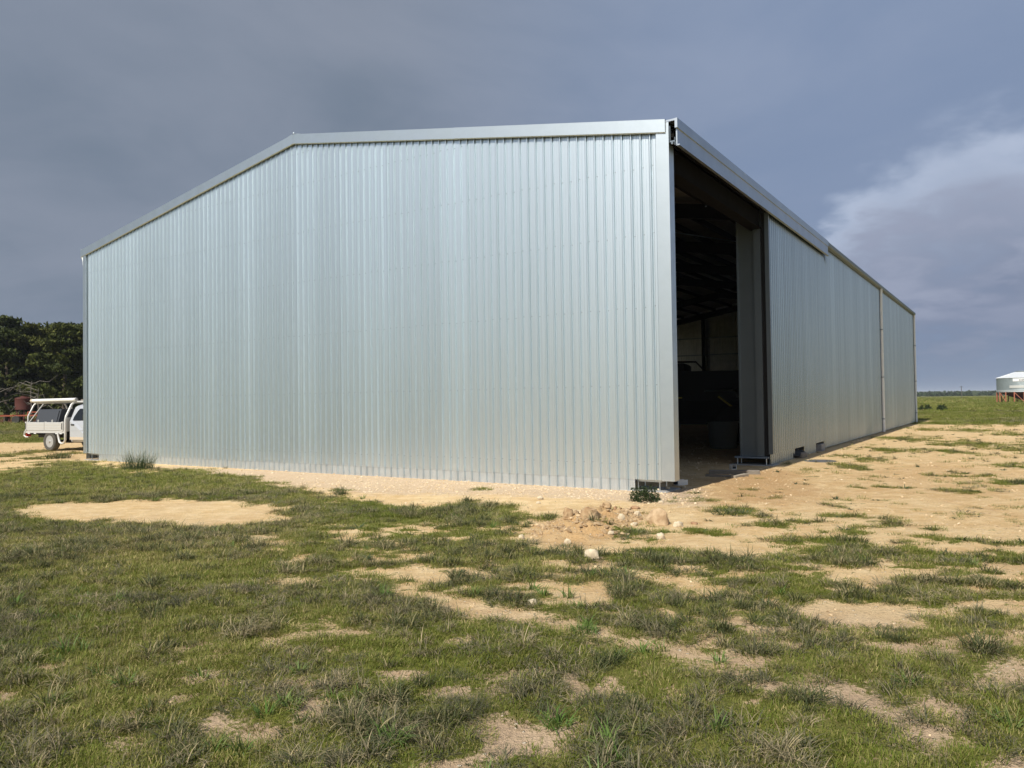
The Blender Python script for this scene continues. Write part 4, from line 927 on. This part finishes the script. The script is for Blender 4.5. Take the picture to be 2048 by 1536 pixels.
# headboard, hoops and ladder rack
def hoop(sg):
    y = sg * .92
    MB().tube([(T1 - .40, y, .74), (T1 - .36, y, .60), (T1 - .28, y, .36), (T1 - .16, y, .30), (T1 - .02, y, .32), (T1 + .06, y, .44), (T1 + .06, y, 1.20), (T1 + .06, y - sg * .03, 1.34), (T1 + .06, y - sg * .26, 1.80), (T1 + .06, y - sg * .36, 1.86)], .042, 10).build('hoop_tube', P['tray_alloy'], tray, 50)
    MB().tube([(T0 + .08, y - sg * .05, 1.12), (T0 + .08, y - sg * .05, 1.35), (T0 + .10, y - sg * .26, 1.78), (T0 + .12, y - sg * .34, 1.86)], .032, 10).build('rear_hoop_tube', P['tray_alloy'], tray, 50)
    MB().tube([(T0 + .16, y - sg * .06, 1.13), (T0 + .62, y - sg * .32, 1.83)], .022, 8).build('brace_tube', P['tray_alloy'], tray, 50)
    MB().tube([(T0 + .0, y - sg * .34, 1.89), (T1 + .9, y - sg * .34, 1.90)], .035, 10).build('rack_rail', P['tray_alloy'], tray, 50)
mirrored(hoop)
for x in (T0 + .1, -.2, T1 + .06): MB().tube([(x, -.60, 1.87), (x, .60, 1.87)], .03, 8).build('rack_bar', P['tray_alloy'], tray, 50)
MB().box((T1 - .02, -.86, .80), (T1 + .03, .86, 1.30)).build('head_board', P['tray_alloy'], tray)
pt = MB().tube([(T0 - .06, -.62, 1.965), (T1 + .22, -.62, 1.98)], .066, 16).build('conduit_tube', P['rack_white'], ute, 40)
MB().lathe([(.071, 0), (.071, .09), (.03, .095)], (T1 + .20, -.62, 1.98), 'x', 16).build('tube_cap', P['tray_alloy'], pt); MB().lathe([(.071, 0), (.071, .09)], (T0 - .1, -.62, 1.965), 'x', 16).build('tube_cap', P['ute_dust'], pt)
MB().box((T1 + .3, -.45, 1.93), (T1 + 2.0, -.25, 1.99)).box((T1 + .3, .1, 1.93), (T1 + 2.0, .3, 1.99)).build('roof_plank', MTIMB, ute)
# toolbox with sloping door
bx = MB().extrude([(T0 + .52, -.90, .98), (T0 + .52, -.72, 1.62), (T0 + .52, .72, 1.62), (T0 + .52, .90, .98), (T0 + .52, .90, .81), (T0 + .52, -.90, .81)], (1.40, 0, 0)).build('toolbox', P['toolbox_grey'], ute)
def tl(sg):
    MB().extrude([(T0 + .60, sg * .892, 1.03), (T0 + .60, sg * .745, 1.56), (T0 + .60, sg * .765, 1.565), (T0 + .60, sg * .912, 1.035)], (1.24, 0, 0)).build('toolbox_door', P['toolbox_grey'], bx)
    for x in (T0 + .76, T0 + 1.62):
        MB().lathe([(.05, 0), (.05, .02), (.03, .025)], (x, sg * .88 - (0 if sg > 0 else .025), 1.17), 'y', 12).build('paddle_latch', P['rim_steel'], bx)
    MB().box((T0 + 1.15, sg * .905, 1.12), (T0 + 1.28, sg * .893, 1.145)).build('badge', P['rim_steel'], bx)
mirrored(tl)
# cab and bonnet
def ring(x, hw, z0, zs, z1, tw):   # section: hw half width at the shoulder, tw half width at top
    return [(x, -hw * .93, z0), (x, -hw, z0 + .18), (x, -hw, zs), (x, -tw, z1 - .05), (x, -tw * .85, z1), (x, tw * .85, z1), (x, tw, z1 - .05), (x, hw, zs), (x, hw, z0 + .18), (x, hw * .93, z0)]
cab = MB().loft([ring(1.10, .80, .40, 1.15, 1.60, .62), ring(1.20, .86, .38, 1.17, 1.74, .63), ring(1.45, .88, .37, 1.17, 1.79, .64), ring(2.10, .88, .37, 1.16, 1.78, .63), ring(2.35, .88, .37, 1.15, 1.68, .63), ring(2.85, .88, .40, 1.10, 1.14, .74), ring(3.0, .88, .60, 1.07, 1.10, .72), ring(3.55, .86, .60, 1.0, 1.04, .70), ring(3.85, .80, .48, .92, .96, .64), ring(3.95, .72, .45, .8, .84, .6)]).build('cab_body', P['ute_paint'], ute, 32)
def cabside(sg):
    y = lambda z: sg * (.885 - max(0, z - 1.16) * (.25 / .60) + .004)
    door = MB()
    def panel(pts, off, th, nm, m, par):
        a_ = [(x, y(z) + sg * off, z) for x, z in pts]; return MB().extrude(a_, (0, sg * th, 0)).build(nm, m, par)
    dr = panel([(1.33, .45), (1.27, .62), (1.26, 1.16), (1.30, 1.35), (1.42, 1.60), (1.55, 1.70), (2.02, 1.70), (2.16, 1.62), (2.48, 1.18), (2.50, .80), (2.44, .45)], .004, .014, 'door', P['ute_paint'], ute)
    wn = panel([(1.42, 1.19), (1.42, 1.32), (1.52, 1.55), (1.60, 1.63), (1.98, 1.63), (2.08, 1.57), (2.34, 1.20)], .02, .006, 'window', P['glass_dark'], dr)
    MB().box((1.34, sg * .905, 1.00), (1.52, sg * .935, 1.05), .008).build('door_handle', P['black_plastic'], dr)
    panel([(1.26, .46), (1.27, .56), (2.48, .56), (2.44, .46)], .019, .004, 'dusty_sill', P['ute_dust'], dr)
    panel([(1.26, .80), (1.26, .815), (2.48, .815), (2.48, .80)], .019, .005, 'door_crease', P['ute_paint'], dr)
    MB().box((2.26, sg * .93, 1.20), (2.40, sg * 1.12, 1.42), .03).box((2.30, sg * .88, 1.24), (2.36, sg * .94, 1.29)).build('mirror', P['black_plastic'], dr)
    MB().tube([(3.05 + .47 * math.cos(t), sg * .885, .39 + .46 * math.sin(t)) for t in np.linspace(0, math.pi, 11)], .03, 8).build('wheel_arch', P['ute_paint'], ute, 50)
    MB().box((3.72, sg * .56, .74), (3.93, sg * .76, .88), .03).build('headlight', P['lens'], ute)
mirrored(cabside)
MB().loft([[(2.40, -.60, 1.62), (2.40, .60, 1.62), (2.39, .60, 1.61), (2.39, -.60, 1.61)], [(2.83, -.70, 1.16), (2.83, .70, 1.16), (2.82, .70, 1.15), (2.82, -.70, 1.15)]]).build('windscreen', P['glass_dark'], ute)
MB().box((1.085, -.50, 1.22), (1.10, .50, 1.55)).build('rear_window', P['glass_dark'], ute)
MB().box((3.88, -.78, .42), (4.05, .78, .62), .05).build('front_bumper', P['ute_paint'], ute)
MB().box((1.25, -.80, .34), (2.5, -.74, .42)).box((1.25, .74, .34), (2.5, .80, .42)).build('sill_step', P['black_plastic'], ute)

# ------------------------------------------------------------------ rusty tank and red implement by the trees
tp = atY(48, 842, 84); tp[2] = 0
tk = thing('rusty_tank', (tp[0], tp[1], -.01), 0, 'rusty red steel tank on a stand in front of the pines', 'tank')
MB().lathe([(.75, 1.42), (.86, 1.46), (.86, 1.80), (.875, 1.82), (.86, 1.84), (.86, 2.62), (.88, 2.66), (.84, 2.72), (.30, 2.86), (.30, 2.94), (.02, 2.95)], (0, 0, 0), 'z', 28).build('tank_shell', P['rust_red'], tk, 35)
for k in range(4):
    a_ = .6 + math.pi / 2 * k; MB().beam((.7 * math.cos(a_), .7 * math.sin(a_), 0), (.62 * math.cos(a_), .62 * math.sin(a_), 1.45), .10, .10, (1, 0, 0)).build('leg', P['rust_red'], tk)
ip_ = atY(14, 842, 82); imp = thing('tillage_implement', (ip_[0], ip_[1], 0), .12, 'long red tillage implement parked at the edge of the pines', 'implement')
for y in (-.9, 0, .9): MB().beam((-7, y, .82), (4.4, y, .82), .13, .13).build('tool_bar', P['machine_red'], imp)
for x in np.linspace(-6.8, 4.2, 8): MB().beam((x, -1, .90), (x, 1, .90), .1, .1).build('cross_bar', P['machine_red'], imp)
ti0 = MB().tube([(0, 0, .8), (.0, .18, .62), (0, .1, .3), (0, -.12, .06), (0, -.2, -.02)], .03, 6).build('tine', P['machine_red_dark'], imp)
for i in range(42):
    o = ti0 if i == 0 else inst(ti0, 'tine', imp)
    o.location = (-6.9 + (i % 14) * .86 + (i // 14) * .28, (-.9, 0, .9)[i // 14], 0)
for x in (-4.5, 1.5): MB().lathe([(.2, -.12), (.36, -.13), (.40, -.08), (.40, .08), (.36, .13), (.2, .12)], (x, -1.25, .40), 'y', 20).build('wheel', P['tyre'], imp, 35)
MB().beam((2.5, -.9, 1.2), (4.4, -.9, 1.15), .12, .12).beam((2.5, -.9, .8), (2.5, -.9, 1.2), .1, .1, (1, 0, 0)).build('fold_arm', P['machine_red'], imp)

# ------------------------------------------------------------------ silo
sp_ = atY(2046, 803, 152); silo = thing('grain_silo', (sp_[0], sp_[1], 0), 0, 'round corrugated grain silo with white roof on red legs', 'silo')
SR = 4.35
prof = []
z = 2.0
while z < 4.72: prof += [(SR, z), (SR + .04, z + .06), (SR, z + .12)]; z += .12
MB().lathe(prof, (0, 0, 0), 'z', 48, False).build('bin_wall', MSILO, silo, 50)
rf = MB().lathe([(SR + .12, 4.70), (SR + .12, 4.76), (1.25, 5.86), (1.25, 5.90)], (0, 0, 0), 'z', 24).build('roof', P['silo_roof'], silo)
for k in range(24):
    a_ = 2 * math.pi * k / 24; MB().beam(((SR + .1) * math.cos(a_), (SR + .1) * math.sin(a_), 4.78), (1.25 * math.cos(a_), 1.25 * math.sin(a_), 5.90), .05, .05).build('roof_rib', P['silo_roof'], rf)
MB().lathe([(1.0, 5.88), (1.0, 6.0), (1.25, 6.02), (1.25, 6.08), (.4, 6.16)], (0, 0, 0), 'z', 20).build('lid', MSILO, rf)
MB().lathe([(SR - .05, 2.0), (.35, .45), (.3, .40)], (0, 0, 0), 'z', 36).build('hopper', P['silo_hopper'], silo, 30)
for z in (2.0, 2.25): MB().lathe([(SR + .07, z), (SR + .07, z + .09), (SR, z + .09), (SR, z)], (0, 0, 0), 'z', 48, False).build('ring_band', P['silo_roof'], silo)
for k in range(17):
    a_ = 2 * math.pi * (k + .3) / 17; c_, s_ = math.cos(a_), math.sin(a_); b_ = 2 * math.pi * (k + 1.3) / 17
    MB().box((-.07, -.07, -.05), (.07, .07, 2.05)).build('leg', P['silo_leg'], silo).location = (SR * c_, SR * s_, 0)
    if k % 2 == 0: MB().beam((SR * c_, SR * s_, 1.95), (SR * math.cos(b_), SR * math.sin(b_), .1), .08, .08).build('brace', P['silo_leg'], silo)
sg_a = -1.52 - .30
def cyl(a0, a1, z0, z1, r_, n=14):
    v = []; f = []
    for i in range(n + 1):
        t = a0 + (a1 - a0) * i / n; v += [(r_ * math.cos(t), r_ * math.sin(t), z0), (r_ * math.cos(t), r_ * math.sin(t), z1), ((r_ + .03) * math.cos(t), (r_ + .03) * math.sin(t), z0), ((r_ + .03) * math.cos(t), (r_ + .03) * math.sin(t), z1)]
    for i in range(n):
        o = 4 * i; f += [(o + 2, o + 6, o + 7, o + 3), (o, o + 1, o + 5, o + 4), (o + 1, o + 3, o + 7, o + 5), (o, o + 4, o + 6, o + 2)]
    f += [(0, 2, 3, 1), (4 * n, 4 * n + 1, 4 * n + 3, 4 * n + 2)]
    return MB().add(v, f)
va = math.atan2(-sp_[1], -sp_[0])                      # the side of the silo that looks back at the shed yard
board = cyl(va - .36, va + .50, 4.02, 4.58, SR + .05).build('sign_board', P['sign_white'], silo)
tc_ = bpy.data.curves.new('t', 'FONT'); tc_.body = 'SHERWELL'; tc_.size = .40; tc_.extrude = .004; to = bpy.data.objects.new('t', tc_); C.objects.link(to)
dg = bpy.context.evaluated_depsgraph_get(); tm = bpy.data.meshes.new_from_object(to.evaluated_get(dg)); bpy.data.objects.remove(to)
for q in tm.vertices:                                   # wrap the letters round the bin
    t = va - .13 + q.co.x / SR; r_ = SR + .13 + q.co.z; zz = q.co.y
    q.co = Vector((r_ * math.cos(t), r_ * math.sin(t), 4.15 + zz * 1.0))
lt = bpy.data.objects.new('sign_lettering', tm); C.objects.link(lt); tm.materials.append(P['sign_ink']); lt.parent = board
cyl(va - .5, va + .5, 2.75, 3.25, SR + .05).build('pale_panel', P['tray_alloy'], silo)

# ------------------------------------------------------------------ trees
MBARK = mat('pine_bark', (.10, .075, .055), .95, 0, var=.5, nscale=6, bump=.6, bscale=8); MDEAD = mat('dead_wood', (.17, .15, .125), .9, 0, var=.4, nscale=6)
def crown_mat(name, a, b):
    m = leaf_mat(name, [a, tuple((p + q) / 2 for p, q in zip(a, b)), b], .7, .12, .15)
    return m
MPINE = [crown_mat('pine_needles_%s' % n, a, b) for n, a, b in (('dark', (.016, .026, .006), (.060, .074, .018)), ('olive', (.030, .040, .008), (.115, .120, .026)), ('mid', (.022, .034, .008), (.090, .102, .022)))]
def pine(u, Y, H, Wd, mi, label, seed, base=.12):
    r_ = np.random.default_rng(seed); p = atY(u, 800, Y)
    t = thing('pine_tree', (p[0], Y, -.05), r_.uniform(0, 6), label, 'tree', None)
    lean = r_.normal(0, .25, 2); tp_ = []
    for i in range(7): f = i / 6; tp_.append((lean[0] * f + .15 * math.sin(3 * f + seed), lean[1] * f + .12 * math.cos(4 * f), H * .93 * f))
    tk_ = MB().tube(tp_, .30 * H / 11, 9, True, .05).build('trunk', MBARK, t, 60)
    V = []; Fs = []; rnd = []; lb = MB()
    nl = 46
    for i in range(nl):
        f = base + (1 - base) * (i + r_.uniform(0, 1)) / nl; az = r_.uniform(0, 6.28)
        prof_ = math.sin(min(1, (1.04 - f) * 1.25) * math.pi / 2) ** .8 * (.65 + .35 * min(1, f / .35)); ln = Wd * prof_ * r_.uniform(.55, 1.05) + .3
        z0 = H * .93 * f; k = min(int(f * 6), 5); bx_, by_ = tp_[k][0], tp_[k][1]; z1 = z0 + ln * r_.uniform(-.05, .4)
        e = (bx_ + ln * math.cos(az), by_ + ln * math.sin(az), min(z1, H)); lb.tube([(bx_, by_, z0 * .97), ((bx_ + e[0]) / 2, (by_ + e[1]) / 2, (z0 + e[2]) / 2 - .1 * ln * .3), e], .07 * (1.15 - f), 5, False, .015)
        for c_ in range(4):
            q = (.35, .6, .82, 1.0)[c_]; cx_, cy_, cz_ = bx_ + (e[0] - bx_) * q, by_ + (e[1] - by_) * q, z0 + (e[2] - z0) * q
            pr = r_.uniform(.45, .95) * (.7 + .5 * q) * Wd / 3.4; n = 62; kk = r_.uniform(-.3, .3)
            d = r_.normal(size=(n, 3)); d /= np.linalg.norm(d, axis=1)[:, None]; d *= (r_.uniform(size=(n, 1)) ** .45); d *= [pr, pr, pr * .42]
            u_ = r_.normal(size=(n, 3)) + [0, 0, .8]; u_ /= np.linalg.norm(u_, axis=1)[:, None]; w_ = np.cross(u_, r_.normal(size=(n, 3))); w_ /= np.linalg.norm(w_, axis=1)[:, None]
            l_ = r_.uniform(.13, .30, size=(n, 1)); ct = d + [cx_, cy_, cz_]
            qd = np.stack([ct - u_ * l_, ct + w_ * l_ * .5, ct + u_ * l_, ct - w_ * l_ * .5], 1).reshape(-1, 3); o = len(V)
            V += qd.tolist(); Fs += [(o + 4 * j, o + 4 * j + 1, o + 4 * j + 2, o + 4 * j + 3) for j in range(n)]
            rnd += np.repeat(np.clip(r_.uniform(size=n) * .6 + .35 + kk + .4, 0, 1.4), 4).tolist()
    lb.build('limb', MBARK, tk_, None, False)
    plant_obj('crown', (V, Fs, rnd), MPINE[mi], t, True)
    return t
pine(-45, 92, 13.2, 4.4, 0, 'tall dark pine at the open end of the windbreak, left of the rusty tank', 1)
pine(14, 88, 12.7, 3.8, 0, 'pointed dark pine standing behind the red implement', 2)
pine(82, 90, 11.9, 4.6, 1, 'broad round-topped olive pine behind the rusty tank', 3)
pine(128, 87, 11.7, 3.6, 2, 'bushy pine showing above the ute rack', 4)
pine(172, 91, 12.0, 3.8, 1, 'olive pine half hidden by the shed wall corner', 5)
pine(45, 99, 12.0, 4.2, 0, 'dark pine in the second row behind the red implement', 7)
pine(105, 100, 11.8, 4.4, 0, 'dark pine in the second row behind the round-topped pine', 8)
pine(155, 100, 11.6, 4.4, 0, 'dark pine in the second row behind the ute', 9)
pine(108, 94, 12.3, 4.8, 2, 'tall pine filling the windbreak between the round-topped pine and the ute', 12)
pine(-10, 102, 12.8, 4.6, 0, 'tallest dark pine in the second row at the open end', 10)
def dead(u, Y, H, seed, label):
    p = atY(u, 800, Y); t = thing('dead_tree', (p[0], Y, -.05), 0, label, 'tree'); r_ = random.Random(seed)
    MB().tube([(0, 0, 0), (.1, 0, H * .35), (-.05, .05, H * .7), (.1, 0, H)], .13, 7, True, .03).build('trunk', MDEAD, t, 60)
    for i in range(6):
        z = H * r_.uniform(.3, .95); s_ = r_.choice((-1, 1)); l_ = r_.uniform(1, 3.2); MB().tube([(0, 0, z), (s_ * l_ * .4, r_.uniform(-.4, .4), z + .15 * l_), (s_ * l_ * .75, r_.uniform(-.5, .5), z + r_.uniform(-.3, .35) * l_), (s_ * l_, r_.uniform(-.5, .5), z + r_.uniform(-.3, .5) * l_)], .05, 5, True, .012).build('limb', MDEAD, t, 60)
dead(62, 83.5, 4.6, 4, 'bare grey dead tree with forked trunk right behind the rusty tank')
dead(76, 83.2, 3.8, 6, 'leaning bare dead trunk between rusty tank and ute')
dead(-4, 84, 6.0, 9, 'bleached dead tree with long bare limbs above the red implement')

# ------------------------------------------------------------------ far distance: scrub belt, low hills, a pole
r_ = np.random.default_rng(5); V = []; Fs = []; rnd = []
n = 5200; bxx = r_.uniform(-500, 1500, n); byy = 640 + r_.uniform(0, 160, n) - .15 * bxx * 0
hh = 2.2 + 3.4 * fbm(bxx * .02, byy * .02, 3, 2) + r_.normal(0, .5, n)
for k in range(4):
    c_ = np.stack([bxx + r_.normal(0, 2.5, n), byy + r_.normal(0, 2, n), hh * (.18 + .22 * k)], 1); u_ = r_.normal(size=(n, 3)); u_ /= np.linalg.norm(u_, axis=1)[:, None]; w_ = np.cross(u_, r_.normal(size=(n, 3))); w_ /= np.linalg.norm(w_, axis=1)[:, None]
    l_ = r_.uniform(1.0, 2.4, size=(n, 1)); qd = np.stack([c_ - u_ * l_, c_ + w_ * l_ * .7, c_ + u_ * l_, c_ - w_ * l_ * .7], 1).reshape(-1, 3); o = len(V); V += qd.tolist(); Fs += [(o + 4 * j, o + 4 * j + 1, o + 4 * j + 2, o + 4 * j + 3) for j in range(n)]; rnd += r_.uniform(.2, .9, 4 * n).tolist()
sb_ = plant_obj('scrub_belt', (V, Fs, rnd), MG_SHRUB, None, True); tag(sb_, 'low dark belt of scrub along the far edge of the paddock', 'scrub', kind='stuff')
hx = np.linspace(-3000, 6000, 181); hy = np.linspace(2600, 4200, 18); HX, HY = np.meshgrid(hx, hy)
prof_ = np.sin(np.clip((HY - 2600) / 1600, 0, 1) * math.pi); HZ = prof_ * (9 + 16 * fbm(HX * .0016, HY * .001, 4, 4)) - 2
vv = np.stack([HX.ravel(), HY.ravel(), HZ.ravel()], 1).tolist(); ff = [(j * 181 + i, j * 181 + i + 1, (j + 1) * 181 + i + 1, (j + 1) * 181 + i) for j in range(17) for i in range(180)]
hl = MB().add(vv, ff).build('hills', mat('far_hill_scrub', (.060, .072, .045), .95, 0, var=.4, nscale=.01), None, 60); tag(hl, 'low wooded hills on the horizon', 'hills', kind='structure')
pp = atY(1923, 790, 330); po = thing('power_pole', (pp[0], pp[1], 0), .3, 'single distant power pole on the horizon beyond the paddock', 'pole')
MB().tube([(0, 0, -.1), (0, 0, 5.2)], .14, 8, True, .10).build('pole', P['pole_wood'], po); MB().box((-.9, -.06, 4.7), (.9, .06, 4.85)).build('cross_arm', P['pole_wood'], po)

# ------------------------------------------------------------------ the damp air that greys the far hills
hb = MB().box((-9400, -9400, -6), (9400, 9400, 34)).build('haze', bpy.data.materials.new('haze_air')); tag(hb, 'thin pale haze in the air over the whole paddock', 'haze', kind='stuff')
hm = hb.data.materials[0]; hm.use_nodes = True; hn = hm.node_tree; hn.nodes.clear(); ho = hn.nodes.new('ShaderNodeOutputMaterial'); pv = hn.nodes.new('ShaderNodeVolumePrincipled')
pv.inputs['Color'].default_value = (.80, .87, 1, 1); pv.inputs['Density'].default_value = .00016; hn.links.new(pv.outputs[0], ho.inputs['Volume'])
